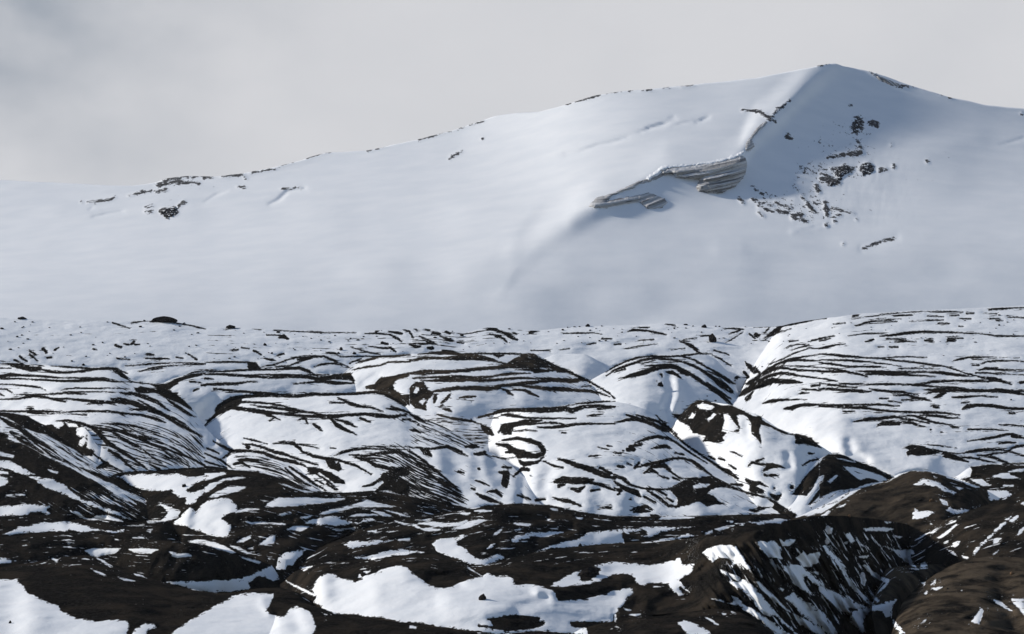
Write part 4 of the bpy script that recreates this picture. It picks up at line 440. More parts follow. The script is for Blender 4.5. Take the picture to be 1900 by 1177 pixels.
def ground_material():
    m = new_mat('snow_and_ash'); g = G(m)
    pos = g.n('ShaderNodeNewGeometry').outputs['Position']
    flow = g.attr('flow', True)
    f = g.attr('ash'); dens = g.attr('streak'); warm = g.attr('warm')
    # ragged edges, drawn out along the layers
    e1 = g.noise(g.scale(flow, (0.020, 0.26, 1)), 1.0, 4.0, 0.62)
    e2 = g.noise(g.scale(pos, (1.6, 0.8, 2.4)), 1.0, 3.0, 0.6)
    f2 = g.m('ADD', f, g.m('ADD', g.m('MULTIPLY_ADD', e1, 5.6, -2.8), g.m('MULTIPLY_ADD', e2, 4.2, -2.1)))
    a0 = g.step(f2, -0.75, 0.75)
    # fine streaks of blown ash inside the streaky zones
    s1 = g.noise(g.scale(flow, (0.0075, 0.27, 1)), 1.0, 3.0, 0.6)
    s2 = g.noise(g.scale(flow, (0.05, 0.40, 1)), 1.0, 4.0, 0.65)
    s = g.m('ADD', g.m('MULTIPLY', s1, 0.55), g.m('MULTIPLY', s2, 0.45))
    thr = g.m('MULTIPLY_ADD', dens, -0.24, 0.685)
    st = g.step(g.m('SUBTRACT', s, thr), 0.0, 0.035)
    st = g.m('MULTIPLY', st, g.step(dens, 0.02, 0.2))
    # loose snow specks on bare ash close to the snow
    k1 = g.noise(g.scale(flow, (0.13, 0.42, 1)), 1.0, 4.0, 0.7)
    k2 = g.noise(g.scale(flow, (0.010, 0.03, 1)), 1.0, 2.0)
    speck = g.m('MULTIPLY', g.step(g.m('MULTIPLY_ADD', g.step(k2, 0.42, 0.66), 0.05, k1), 0.665, 0.70), g.step(f, 13.9, 5.0, 0.0, 1.0))
    fl = g.attr('fleck')
    w1 = g.noise(g.scale(g.n('ShaderNodeVectorMath', {0: flow, 1: (311.0, 77.0, 5.0)}, operation='ADD').outputs[0], (0.022, 0.24, 1)), 1.0, 4.0, 0.66)
    wf = g.m('MULTIPLY', g.step(g.m('SUBTRACT', w1, g.m('MULTIPLY_ADD', fl, -0.16, 0.68)), 0.0, 0.03), g.step(fl, 0.05, 0.25))
    speck = g.m('MAXIMUM', speck, wf)
    ash = g.m('MAXIMUM', g.m('MULTIPLY', a0, g.m('SUBTRACT', 1.0, speck)), g.m('MULTIPLY', st, g.m('SUBTRACT', 1.0, g.m('MULTIPLY', wf, a0))))
    # ash colour: black to brown
    c1 = g.noise(pos, 0.16, 4.0, 0.6); c2 = g.noise(g.scale(pos, (1, 1, 2.0)), 1.5, 5.0, 0.7)
    base = g.mix(g.step(c2, 0.36, 0.66), ASH_A, ASH_B)
    base = g.mix(g.m('MULTIPLY', g.step(c1, 0.42, 0.66), warm, clamp=True), base, ASH_W)
    base = g.mix(g.m('MULTIPLY', g.step(g.noise(pos, 0.22, 4.0, 0.6), 0.38, 0.62), g.m('SUBTRACT', warm, 0.75), clamp=True), base, (0.125, 0.098, 0.071, 1))
    peb = g.noise(pos, 5.0, 2.0, 0.5)
    base = g.mix(g.m('MULTIPLY', g.step(peb, 0.665, 0.74), 0.5), base, (0.12, 0.10, 0.085, 1))
    sc, sh = snow_shader(g, pos)
    col = g.mix(ash, sc, base)
    ah = g.m('ADD', g.m('MULTIPLY', c2, 0.55), g.m('MULTIPLY', g.noise(pos, 5.5, 4.0, 0.7), 0.30))
    h = g.n('ShaderNodeMix', {0: ash, 2: g.m('ADD', sh, 0.12), 3: ah}).outputs[0]
    bmp = g.n('ShaderNodeBump', {'Strength': 0.75, 'Distance': 0.8, 'Height': h}).outputs[0]
    b = g.n('ShaderNodeBsdfPrincipled', {'Base Color': col, 'Roughness': 0.95, 'Normal': bmp, 'Specular IOR Level': 0.0})
    g.n('ShaderNodeOutputMaterial', {0: b.outputs[0]})
    return m
def patch_material():
    m = new_mat('old_snow'); g = G(m)
    pos = g.n('ShaderNodeNewGeometry').outputs['Position']
    sc, sh = snow_shader(g, pos)
    dirt = g.noise(g.scale(pos, (0.8, 0.8, 2.0)), 1.2, 5.0, 0.7)
    col = g.mix(g.m('MULTIPLY', g.step(dirt, 0.62, 0.74), 0.15), sc, (0.30, 0.28, 0.26, 1))
    rim = g.attr('rim'); r1 = g.noise(g.scale(pos, (1.3, 0.5, 2.2)), 1.0, 5.0, 0.7); r2 = g.noise(pos, 2.6, 3.0, 0.7)
    bare = g.step(g.m('ADD', rim, g.m('MULTIPLY_ADD', r1, 24.0, -13.5)), 0.7, -0.3)
    bare = g.m('MAXIMUM', bare, g.m('MULTIPLY', g.step(r2, 0.73, 0.76), g.step(rim, 22.0, 6.0)))
    col = g.mix(bare, col, (0.014, 0.0125, 0.011, 1))
    bmp = g.n('ShaderNodeBump', {'Strength': 0.5, 'Distance': 0.8, 'Height': sh}).outputs[0]
    b = g.n('ShaderNodeBsdfPrincipled', {'Base Color': col, 'Roughness': 0.85, 'Normal': bmp, 'Specular IOR Level': 0.15})
    g.n('ShaderNodeOutputMaterial', {0: b.outputs[0]})
    return m
def mountain_material():
    m = new_mat('mountain_snow'); g = G(m)
    pos = g.n('ShaderNodeNewGeometry').outputs['Position']
    f = g.attr('ash')
    e = g.noise(g.scale(pos, (0.30, 0.08, 0.36)), 1.0, 5.0, 0.72)
    f2 = g.m('ADD', f, g.m('MULTIPLY_ADD', e, 22.0, -11.5))
    spk = g.attr('specks')
    q1 = g.noise(g.scale(pos, (0.40, 0.10, 0.20)), 1.0, 5.0, 0.74); q2 = g.noise(g.scale(pos, (0.05, 0.02, 0.05)), 1.0, 2.0, 0.5)
    q = g.m('ADD', g.m('MULTIPLY', q1, 0.75), g.m('MULTIPLY', q2, 0.25))
    fine = g.step(g.m('SUBTRACT', q, g.m('MULTIPLY_ADD', spk, -0.20, 0.725)), 0.0, 0.03)
    dust = g.noise(g.scale(pos, (0.5, 0.2, 0.8)), 1.0, 4.0, 0.7)
    rock = g.m('MULTIPLY', g.step(f2, -0.8, 0.8), g.step(dust, 0.67, 0.59))
    rock = g.m('MAXIMUM', rock, g.m('MULTIPLY', fine, g.step(spk, 0.05, 0.2)))
    n = g.noise(pos, 0.05, 5.0, 0.55); n2 = g.noise(g.scale(pos, (1, 0.3, 1)), 0.35, 3.0)
    col = g.mix(g.step(n, 0.3, 0.7), (0.80, 0.825, 0.86, 1), SNOW)
    rc = g.mix(g.step(n2, 0.35, 0.65), (0.018, 0.019, 0.024, 1), (0.055, 0.053, 0.055, 1))
    h = g.m('ADD', g.m('MULTIPLY', n, 2.2), g.m('MULTIPLY', n2, 0.3))
    bmp = g.n('ShaderNodeBump', {'Strength': 0.06, 'Distance': 1.5, 'Height': h}).outputs[0]
    b = g.n('ShaderNodeBsdfPrincipled', {'Base Color': g.mix(rock, col, rc), 'Roughness': 0.9, 'Normal': bmp, 'Specular IOR Level': 0.15})
    g.n('ShaderNodeOutputMaterial', {0: b.outputs[0]})
    return m
def ice_material():
    m = new_mat('dirty_layered_ice'); g = G(m)
    pos = g.n('ShaderNodeNewGeometry').outputs['Position']
    flow = g.attr('flow', True)
    lay = g.noise(g.scale(flow, (0.005, 0.20, 1)), 1.0, 3.0, 0.55)
    seam = g.noise(g.scale(flow, (0.006, 0.17, 1)), 1.0, 2.0, 0.5)
    col = g.mix(g.step(lay, 0.34, 0.62), (0.30, 0.295, 0.295, 1), (0.60, 0.605, 0.62, 1))
    line = g.step(g.m('ABSOLUTE', g.m('SUBTRACT', seam, 0.5)), 0.035, 0.012)
    col = g.mix(g.m('MULTIPLY', line, 0.8), col, (0.07, 0.068, 0.07, 1))
    gr = g.noise(pos, 0.5, 4.0, 0.65)
    col = g.mix(g.m('MULTIPLY', g.step(gr, 0.5, 0.7), 0.5), col, (0.30, 0.28, 0.26, 1))
    h = g.m('ADD', g.m('MULTIPLY', lay, 1.6), g.m('MULTIPLY', gr, 0.5))
    bmp = g.n('ShaderNodeBump', {'Strength': 0.5, 'Distance': 1.2, 'Height': h}).outputs[0]
    b = g.n('ShaderNodeBsdfPrincipled', {'Base Color': col, 'Roughness': 0.7, 'Normal': bmp, 'Specular IOR Level': 0.2})
    g.n('ShaderNodeOutputMaterial', {0: b.outputs[0]})
    return m
def rock_material(name, c0, c1, cap=0.0):
    m = new_mat(name); g = G(m)
    geo = g.n('ShaderNodeNewGeometry'); pos = geo.outputs['Position']
    a = g.noise(pos, 2.2, 5.0, 0.7)
    col = g.mix(g.step(a, 0.35, 0.68), c0, c1)
    if cap:      # snow caught in the cracks
        cs = g.noise(g.scale(pos, (0.6, 0.25, 0.35)), 1.0, 4.0, 0.7)
        col = g.mix(g.step(cs, 0.56, 0.61), col, SNOW)
    bmp = g.n('ShaderNodeBump', {'Strength': 0.7, 'Distance': 0.3, 'Height': a}).outputs[0]
    b = g.n('ShaderNodeBsdfPrincipled', {'Base Color': col, 'Roughness': 0.95, 'Normal': bmp, 'Specular IOR Level': 0.0})
    g.n('ShaderNodeOutputMaterial', {0: b.outputs[0]})
    return m
M_GROUND, M_PATCH, M_MOUNT, M_ICE = ground_material(), patch_material(), mountain_material(), ice_material()
M_ROCK = rock_material('dark_basalt', (0.012, 0.011, 0.011, 1), (0.035, 0.031, 0.029, 1))
M_OUT = rock_material('mountain_rock', (0.014, 0.015, 0.019, 1), (0.045, 0.044, 0.046, 1), 0.5)
M_GREY = rock_material('grey_stone', (0.03, 0.028, 0.026, 1), (0.11, 0.10, 0.09, 1))
M_OCHRE = rock_material('ochre_stone', (0.10, 0.06, 0.035, 1), (0.24, 0.15, 0.09, 1))
M_BLUEICE = rock_material('ice_block', (0.60, 0.56, 0.55, 1), (0.80, 0.78, 0.78, 1))

# ---------------------------------------------------------------- mesh plumbing
def world(U, V, D):
    return np.stack([(U - 950.0) / FPX * D, D, CAMZ + (V0 - V) / FPX * D], -1)
def link(name, me, mat, parent=None):
    o = bpy.data.objects.new(name, me); COL.objects.link(o); me.materials.append(mat)
    if parent: o.parent = parent
    return o
def tag(o, label, cat, group=None, kind=None):
    o['label'] = label; o['category'] = cat
    if group: o['group'] = group
    if kind: o['kind'] = kind
    return o
def mesh_from(name, co, faces, attrs=None):
    me = bpy.data.meshes.new(name)
    nf = len(faces)
    me.vertices.add(len(co)); me.vertices.foreach_set('co', np.ascontiguousarray(co, np.float32).ravel())
    me.loops.add(nf * 4); me.loops.foreach_set('vertex_index', np.ascontiguousarray(faces, np.int32).ravel())
    me.polygons.add(nf); me.polygons.foreach_set('loop_start', np.arange(0, nf * 4, 4, dtype=np.int32))
    me.polygons.foreach_set('loop_total', np.full(nf, 4, np.int32))
    me.polygons.foreach_set('use_smooth', np.ones(nf, bool))
    for k, a in (attrs or {}).items():
        if a.ndim == 1:
            at = me.attributes.new(k, 'FLOAT', 'POINT'); at.data.foreach_set('value', np.ascontiguousarray(a, np.float32))
        else:
            at = me.attributes.new(k, 'FLOAT_VECTOR', 'POINT'); at.data.foreach_set('vector', np.ascontiguousarray(a, np.float32).ravel())
    me.update(); me.validate()
    return me
def grid_faces(nr, nc):
    i = np.arange(nr * nc).reshape(nr, nc)
    return np.stack([i[:-1, :-1], i[1:, :-1], i[1:, 1:], i[:-1, 1:]], -1).reshape(-1, 4)

def apply_ops(U, V, ops, f):
    """ops: ('+'|'-', 'p'|'s', points); positive f = bare"""
    for sgn, kind, S in ops:
        pad = MARG + (S[:, 2].max() * 0.5 if kind == 's' else 0)
        lo = S[:, :2].min(0) - pad; hi = S[:, :2].max(0) + pad
        ix = np.nonzero((U > lo[0]) & (U < hi[0]) & (V > lo[1]) & (V < hi[1]))[0]
        if len(ix) == 0: continue
        d = poly_sdf(S, U[ix], V[ix]) if kind == 'p' else stroke_sdf(S, U[ix], V[ix]) + 0.85
        d = np.clip(d, -MARG, MARG)
        f[ix] = np.maximum(f[ix], d) if sgn == '+' else np.minimum(f[ix], -d - 0.5)
    return f
OPS = [('+', 'p', BASE_DARK)] + [('+', 'p', p) for p in DARK_POLY] + [('-', 'p', p) for p in WHITE_POLY] + [('+', 's', s) for s in DARK_STROKE]
def hill_depth(v): return 400.0 + (1177.0 - v) * 0.69
HILL_GRIDS = []
def gauss1(y, n):
    k = np.exp(-0.5 * (np.arange(-3 * n, 3 * n + 1) / n) ** 2); k /= k.sum()
    return np.convolve(np.pad(y, 3 * n, mode='edge'), k, mode='valid')
def tapered(S):
    if len(S) < 3: return S
    S = S.copy(); a = S[0].copy(); b = S[-1].copy()
    S[0, 2] *= 0.45; S[-1, 2] *= 0.45
    return S
OPS = [(g_, k_, tapered(p_) if k_ == 's' else p_) for g_, k_, p_ in OPS]
def build_hill(h, seed):
    u0, u1 = h['crest'][0][0], h['crest'][-1][0]
    us = np.arange(u0, u1 + 0.1, 2.2)
    if u0 <= -60: us = np.concatenate([np.arange(-420, u0 - 4, 9.0), us])      # carry on past the edges of the view
    if u1 >= 1980: us = np.concatenate([us, np.arange(u1 + 9, 2320, 9.0)])
    vc = curve(h['crest'], us, 3.5) + 1.1 * fbm(us / 34.0, us * 0 + seed, 4, seed)
    vf = np.maximum(curve(h['foot'], us, 12.0), vc + 3.0)
    kd = curve(h['k'], us, 14.0) if isinstance(h['k'], list) else h['k']
    H = vf - vc
    df = hill_depth(vf) + (curve(h['dd'], us, 14.0) if 'dd' in h else 0); dc = df + kd * H
    zc = CAMZ + (V0 - vc) / FPX * dc
    nr = max(10, int(np.percentile(H, 92) / h['rows']))
    T = np.concatenate([np.linspace(0, 1, nr) ** 1.12, 1 + np.array([0.05, 0.12, 0.25, 0.45, 0.7])])
    t = T[:, None]
    g = np.where(t <= 1, 0.5 * t + 0.5 * (1 - (1 - np.minimum(t, 1)) ** 2), 1 + 0.5 * (t - 1))
    V = vc[None] + H[None] * np.where(t <= 1, t, 1 + (t - 1) * 2.5) + 0 * g
    D = dc[None] - (dc - df)[None] * g
    Uu = np.broadcast_to(us[None], V.shape).copy()
    X = world(Uu, V, D)
    back = np.array([70., 50, 34, 23, 15, 9.5, 5.5, 3, 1.2])[:, None]
    Db = dc[None] + back
    zb = zc[None] - 0.55 * back ** 2 / (back + 14.0)
    Xb = np.stack([(us[None] - 950) / FPX * Db, Db + 0 * us[None], zb], -1)
    Vb = vc[None] + np.minimum(back * 1.2, H[None])
    X = np.concatenate([Xb, X]); Ve = np.concatenate([Vb, V]); Ue = np.concatenate([np.broadcast_to(us[None], Vb.shape), Uu])
    Tt = np.concatenate([np.broadcast_to(-back / 60, Vb.shape), np.broadcast_to(t, V.shape)])
    shp = X.shape[:2]
    x, y, z = X[..., 0], X[..., 1], X[..., 2]
    f = apply_ops(Ue.ravel(), Ve.ravel(), OPS, np.full(Ue.size, -MARG)).reshape(shp)
    dens = np.zeros(Ue.size)
    for Z, dv in ZONES:
        d = smooth(-8, 9, poly_sdf(Z, Ue.ravel(), Ve.ravel())); dens = np.maximum(dens, d * dv)
    dens = np.maximum(dens, 0.56 * smooth(-10, -0.5, f.ravel()) * (f.ravel() < 1)).reshape(shp)
    fleck = np.zeros(Ue.size)
    for Z, dv in FLECKS: fleck = np.maximum(fleck, dv * smooth(-8, 12, poly_sdf(Z, Ue.ravel(), Ve.ravel())))
    # relief: broad lumps, ash humps, snow drifts, carved swells
    ashy = smooth(-3, 5, f)
    fp = apply_ops(Ue.ravel(), Ve.ravel(), [('+', 'p', q) for q, _ in PATCHES], np.full(Ue.size, -MARG)).reshape(shp)
    ashy = ashy * (1 - smooth(-5, 3, fp))
    edge = np.minimum(smooth(-0.02, 0.10, Tt), 1.0)
    lump = fbm(x / 13.0, y / 13.0, 3, 3) * 1.1 + fbm(x / 3.6, y / 4.5, 3, 7) * (0.16 + 0.55 * ashy)
    dz = lump * (0.3 + 0.7 * edge)
    dz = dz + 0.22 * (1 - np.exp(np.minimum(f, 0) / 4.0)) * (f < 0) + 0.12 * smooth(0, 8, f)
    if 'ribs' in h:      # gullies run down the cliff
        s0 = (Ue - 0.62 * Ve) / 17.0
        rib = np.abs(fbm(s0, Ve / 70.0, 3, 91)) * 2 - 0.35
        X[..., 1] -= rib * 3.4 * smooth(1270, 1340, Ue) * smooth(1790, 1700, Ue) * smooth(0.03, 0.2, Tt)
    for S, hh in CARVES:
        wm = 2.6 * S[:, 2].max(); lo = S[:, :2].min(0) - wm; hi = S[:, :2].max(0) + wm
        ix = (Ue > lo[0]) & (Ue < hi[0]) & (Ve > lo[1]) & (Ve < hi[1]) & (Tt >= -0.01)
        if not ix.any(): continue
        S0 = S.copy(); S0[:, 2] = 0
        r = -stroke_sdf(S0, Ue[ix], Ve[ix]); wd = S[:, 2].mean()
        dz[ix] += hh * np.exp(-(r / wd) ** 2)
    cpos = np.array([0, 0, CAMZ]); X = cpos + (X - cpos) * (1 - 2.3 * dz / X[..., 1])[..., None]      # swell the face outwards
    flow = np.stack([Ue + seed * 500, Ve - 0.85 * gauss1(vc, 8)[None] + 40 * seed, 0 * Ue], -1)
    if 'ribs' in h:
        wr = smooth(1270, 1350, Ue)
        flow[..., 0] = flow[..., 0] * (1 - wr) + wr * Ve * 1.2; flow[..., 1] = flow[..., 1] * (1 - wr) + wr * (Ue - 0.62 * Ve) * 0.7
    me = mesh_from(h['name'], X.reshape(-1, 3), grid_faces(*shp),
                   dict(ash=f.ravel(), streak=dens.ravel(), fleck=fleck, warm=np.full(f.size, h['warm']), flow=flow.reshape(-1, 3)))
    o = link(h['name'], me, M_GROUND); tag(o, h['label'], h['cat'], kind='structure')
    HILL_GRIDS.append(dict(us=us, vc=vc, vf=vf, X=X, U=Ue, V=Ve, T=Tt, shp=shp, name=h['name']))
for i, h in enumerate(HILLS): build_hill(h, i + 1)

# ---------------------------------------------------------------- snow patches lying on the ash
def islands(nv, fa):
    par = list(range(nv))
    def find(a):
        while par[a] != a: par[a] = par[par[a]]; a = par[a]
        return a
    for q in fa:
        r = find(int(q[0]))
        for b in q[1:]:
            par[find(int(b))] = r
    return np.array([find(int(q[0])) for q in fa])
cut_ops = [('-', 'p', c) for c in PATCH_CUTS]
def build_patch(poly, label):
    cos, fcs, rims, off = [], [], [], 0
    for gd in HILL_GRIDS:
        U, V, T = gd['U'], gd['V'], gd['T']
        lo = poly.min(0) - 14; hi = poly.max(0) + 14
        near = (U > lo[0]) & (U < hi[0]) & (V > lo[1]) & (V < hi[1]) & (T >= 0) & (T <= 1.5)
        if near.sum() < 6: continue
        f = np.full(U.size, -MARG); ix = np.nonzero(near.ravel())[0]
        f[ix] = np.clip(poly_sdf(poly, U.ravel()[ix], V.ravel()[ix]), -MARG, 60)
        keep = f > -MARG
        ff = apply_ops(U.ravel(), V.ravel(), cut_ops, f.copy())
        p = gd['X'].reshape(-1, 3)
        rag = 3.2 * fbm(p[:, 0] / 1.9, p[:, 2] / 0.9 + p[:, 1] / 4.0, 4, 5, 0.6)
        ff = ff + rag
        th = np.where(ff > 0, 0.16 * (1 - np.exp(-ff / 5.0)), np.maximum(0.10 * ff, -0.6)) - 0.03
        # a nearer hill may hide this piece: leave out what lies inside another hill
        fa = grid_faces(*gd['shp'])
        ok = (ff > -3.0) & near.ravel()
        sel = ok[fa].all(1) & (ff[fa] > 0).any(1)
        if sel.sum() < 4: continue
        fa = fa[sel]
        isl = islands(len(p), fa); ids, cn = np.unique(isl, return_counts=True)
        fa = fa[np.isin(isl, ids[cn >= max(0.12 * cn.max(), 12)])]
        used, inv = np.unique(fa, return_inverse=True)
        q = p[used].copy(); cpos = np.array([0, 0, CAMZ]); q = cpos + (q - cpos) * (1 - 2.3 * th[used] / q[:, 1])[:, None]
        rims.append(ff[used]); cos.append(q); fcs.append(inv.reshape(-1, 4) + off); off += len(q)
    if not cos: return None
    co, fa, rm = np.concatenate(cos), np.concatenate(fcs), np.concatenate(rims)
    isl = islands(len(co), fa); ids, cn = np.unique(isl, return_counts=True)
    root = None
    for k in ids[np.argsort(-cn)]:      # outlying scraps of the same patch hang on it as parts
        q, inv = np.unique(fa[isl == k], return_inverse=True)
        nm = 'snow_patch' if root is None else 'snow_scrap'
        o = link(nm, mesh_from(nm, co[q], inv.reshape(-1, 4), dict(rim=rm[q])), M_PATCH, root)
        if root is None: root = tag(o, label, 'snow patch', 'snow patches on the dark ash hills')
    return root
for poly, lab in PATCHES:
    if build_patch(poly, lab) is None: print('EMPTY PATCH', lab)

# ---------------------------------------------------------------- the mountain
CREST = P("-900,372 -500,352 -120,331 0,334 100,339 200,344 245,345 270,342 290,338 310,331 350,327 400,328 450,322 520,308 560,297 580,290 610,283 650,281 680,280 760,262 800,253 840,242 920,215 960,209 1000,208 1040,197 1100,178 1150,170 1200,166 1290,157 1400,145 1500,126 1530,119 1548,117 1565,123 1600,130 1640,141 1680,156 1760,180 1830,195 1900,202 2020,212 2300,236 2800,300")
LIP = P("-900,640 700,640 900,545 960,470 1010,425 1060,398 1100,378 1180,338 1235,305 1290,300 1340,298 1374,288 1388,264 1404,240 1430,220 1465,186 1500,152 1545,119 1600,100 2020,60 2800,40")
DARK_M = parse_all([
('N', """610,305,4 660,280,14 720,270,10 800,270,6; 620,305,10 690,292,16 780,295,8; 505,345,5 560,330,10 590,328,6; 610,328,8 650,322,12; 870,270,6 950,262,8 965,280,5; 980,255,3 1080,240,4; 1090,230,3 1150,212,4; 1200,195,4 1240,182,10 1300,172,5; 1440,170,5 1510,152,4; 1640,125,4 1760,90,6 1800,80,4 1895,50,5; 640,405,26 680,408,34; 700,385,10 720,370,14; 570,408,10 590,408,12; 570,390,5 595,385,6; 1770,190,10 1810,172,4; 1760,202,5; 320,370,6; 345,372,7 420,362,9 450,352,5; 1105,318,5 1180,315,4; 1890,120,6; 800,273,10 830,272,6; 930,310,4 960,312,4"""),
('M', """0,232,5 90,205,7 180,182,6 270,172,4; 310,175,5 350,172,5; 400,165,4 430,160,4; 480,160,6 530,150,6; 1045,72,4 1090,62,4; 735,258,9 800,262,9 850,290,14 870,302,10; 850,285,8 880,255,10 930,215,8; 780,400,6 785,405,5; 920,365,24 935,370,14; 1185,330,10 1200,320,26 1220,305,26 1225,340,16; 1200,290,10 1215,280,8; 1260,310,16 1290,310,22 1295,325,14; 1085,452,8 1150,440,14 1210,435,20 1225,430,20; 1205,380,6 1220,410,10; 1130,520,30 1160,500,40 1190,500,10; 1230,500,30 1250,490,40 1265,500,26; 1060,540,16 1100,550,30 1130,555,24; 1040,570,16 1050,595,16; 1300,505,16 1330,500,10; 1360,490,16; 1500,470,12; 1350,400,8; 1075,640,16 1085,690,14; 1110,665,10 1195,685,6; 720,620,10 735,640,10; 770,570,6 820,605,6; 770,625,14 800,640,10 860,650,8; 800,655,12 860,675,12 920,680,10; 940,690,16 980,690,14; 940,705,12 1000,715,8; 800,680,10 820,695,8; 1000,650,8 1030,675,8; 975,610,6 1020,660,6; 1080,735,12; 1115,718,10; 1235,828,10 1300,805,14 1370,785,4; 1150,810,8; 1260,100,6 1310,130,8 1390,158,8 1440,155,5; 870,640,8 930,660,8; 950,570,5 960,590,6; 1205,710,6; 1180,237,6; 1050,390,4 1055,370,4; 1110,700,8 1140,690,6; 1550,190,3 1600,205,3; 1890,270,6; 1060,520,10 1090,530,14; 1100,500,8 1130,500,8"""),  # the lower right scarp's shadow line is painted in with rock colour
])
def carve_m(s): return parse('M', s)
MC = [(carve_m("0,440,10 100,410,14 200,385,10 310,345,8"), 3.5), (carve_m("340,335,10 400,318,12 450,295,8"), 3.5), (carve_m("540,305,8 590,290,10"), 3.0),
      (parse('N', "1060,375,12 1100,355,14 1130,325,12 1190,315,8"), 4.0), (parse('N', "370,425,8 480,408,10"), 3.0), (parse('N', "640,420,30 700,400,30"), 3.5), (parse('N', "780,380,24 850,330,24"), 2.5),
      (carve_m("20,710,30 60,640,30 90,620,20"), -4.0), (carve_m("640,830,30 720,830,30"), -3.0), (carve_m("940,760,10 1080,730,10"), -3.0), (carve_m("1230,830,14 1370,785,12"), 4.0),
      (carve_m("1280,540,30 1420,480,40 1560,420,40 1700,380,40"), -4.0), (carve_m("1040,430,24 1000,520,30 950,620,30"), -5.0), (carve_m("900,420,40 860,520,40"), 3.0), (parse('S', "990,440,14 960,480,20 900,540,40 820,600,60"), -1.0)]
SCARPS = [(parse('M', q), h) for q, h in [("-30,440,1 60,428,10 130,402,14 200,388,12 260,368,4", 3.0), ("300,350,2 345,332,14 400,316,16 430,308,3", 3.2), ("440,322,2 480,312,10 545,298,3", 2.6), ("540,308,4 570,296,14 595,284,4", 3.0), ("430,290,6 446,284,8", 2.0),
  ("1235,830,2 1300,806,9 1372,784,2", 3.5), ("960,760,2 1030,742,10 1090,722,2", 1.6), ("1800,400,2 1850,388,10 1900,372,10", 2.0)]] + [(parse('N', q), h) for q, h in [
  ("1050,380,2 1090,362,14 1125,330,16 1195,315,3", 3.2), ("360,430,2 410,418,10 480,406,3", 2.4), ("350,400,6 362,392,8", 2.0), ("800,370,4 850,340,16 890,325,4", 2.0)]]
def gauss_u(A, sig):
    n = int(sig * 3) + 1
    k = np.exp(-0.5 * (np.arange(-n, n + 1) / sig) ** 2); k /= k.sum()
    return np.apply_along_axis(lambda r: np.convolve(np.pad(r, n, mode='edge'), k, mode='valid'), 1, A)
def mountain_depth(us, vs_crest, nr):
    lip = curve(LIP, us, 4.0)
    vg = np.arange(80.0, 660.6, 1.0)
    Vg, Um = np.meshgrid(vg, us, indexing='ij')
    hi = smooth(840, 1250, Um)
    wl = 10 + 90 * smooth(1090, 940, Um)
    above = 1 - smooth(-1, 1, (Vg - lip[None]) / wl)
    below = smooth(0, 8, Vg - lip[None]) * smooth(95, 35, Vg - lip[None]) * smooth(960, 1120, Um) * smooth(1640, 1480, Um)
    gen = 0.72 + (0.45 + 0.55 * (1 - smooth(800, 1250, Um))) * smooth(580, 330, Vg)
    k = gen * (1 - above * hi) + 1.40 * above * hi
    k = k * (1 - below) + 0.62 * below
    D = 1150.0 + np.cumsum(k[::-1], 0)[::-1]
    q = np.maximum(Um - 1385, 0); D = D + 0.20 * q * q / (q + 60.0) * smooth(460, 200, Vg) + 0.18 * (950 - np.minimum(Um, 950)) * smooth(640, 400, Vg)
    far = np.maximum(smooth(14, 60, np.abs(Vg - lip[None])), smooth(1000, 800, Um))
    D = gauss_u(D, 2.5) * (1 - far) + gauss_u(D, 16.0) * far
    s = np.linspace(0, 1, nr)
    V = vs_crest[None] + (660.0 - vs_crest)[None] * s[:, None]
    r = np.clip(V - vg[0], 0, len(vg) - 1.001); i = r.astype(int); fr = r - i
    c = np.arange(len(us))[None] + 0 * i
    D = D[i, c] * (1 - fr) + D[i + 1, c] * fr
    return np.broadcast_to(us[None], V.shape), V, D
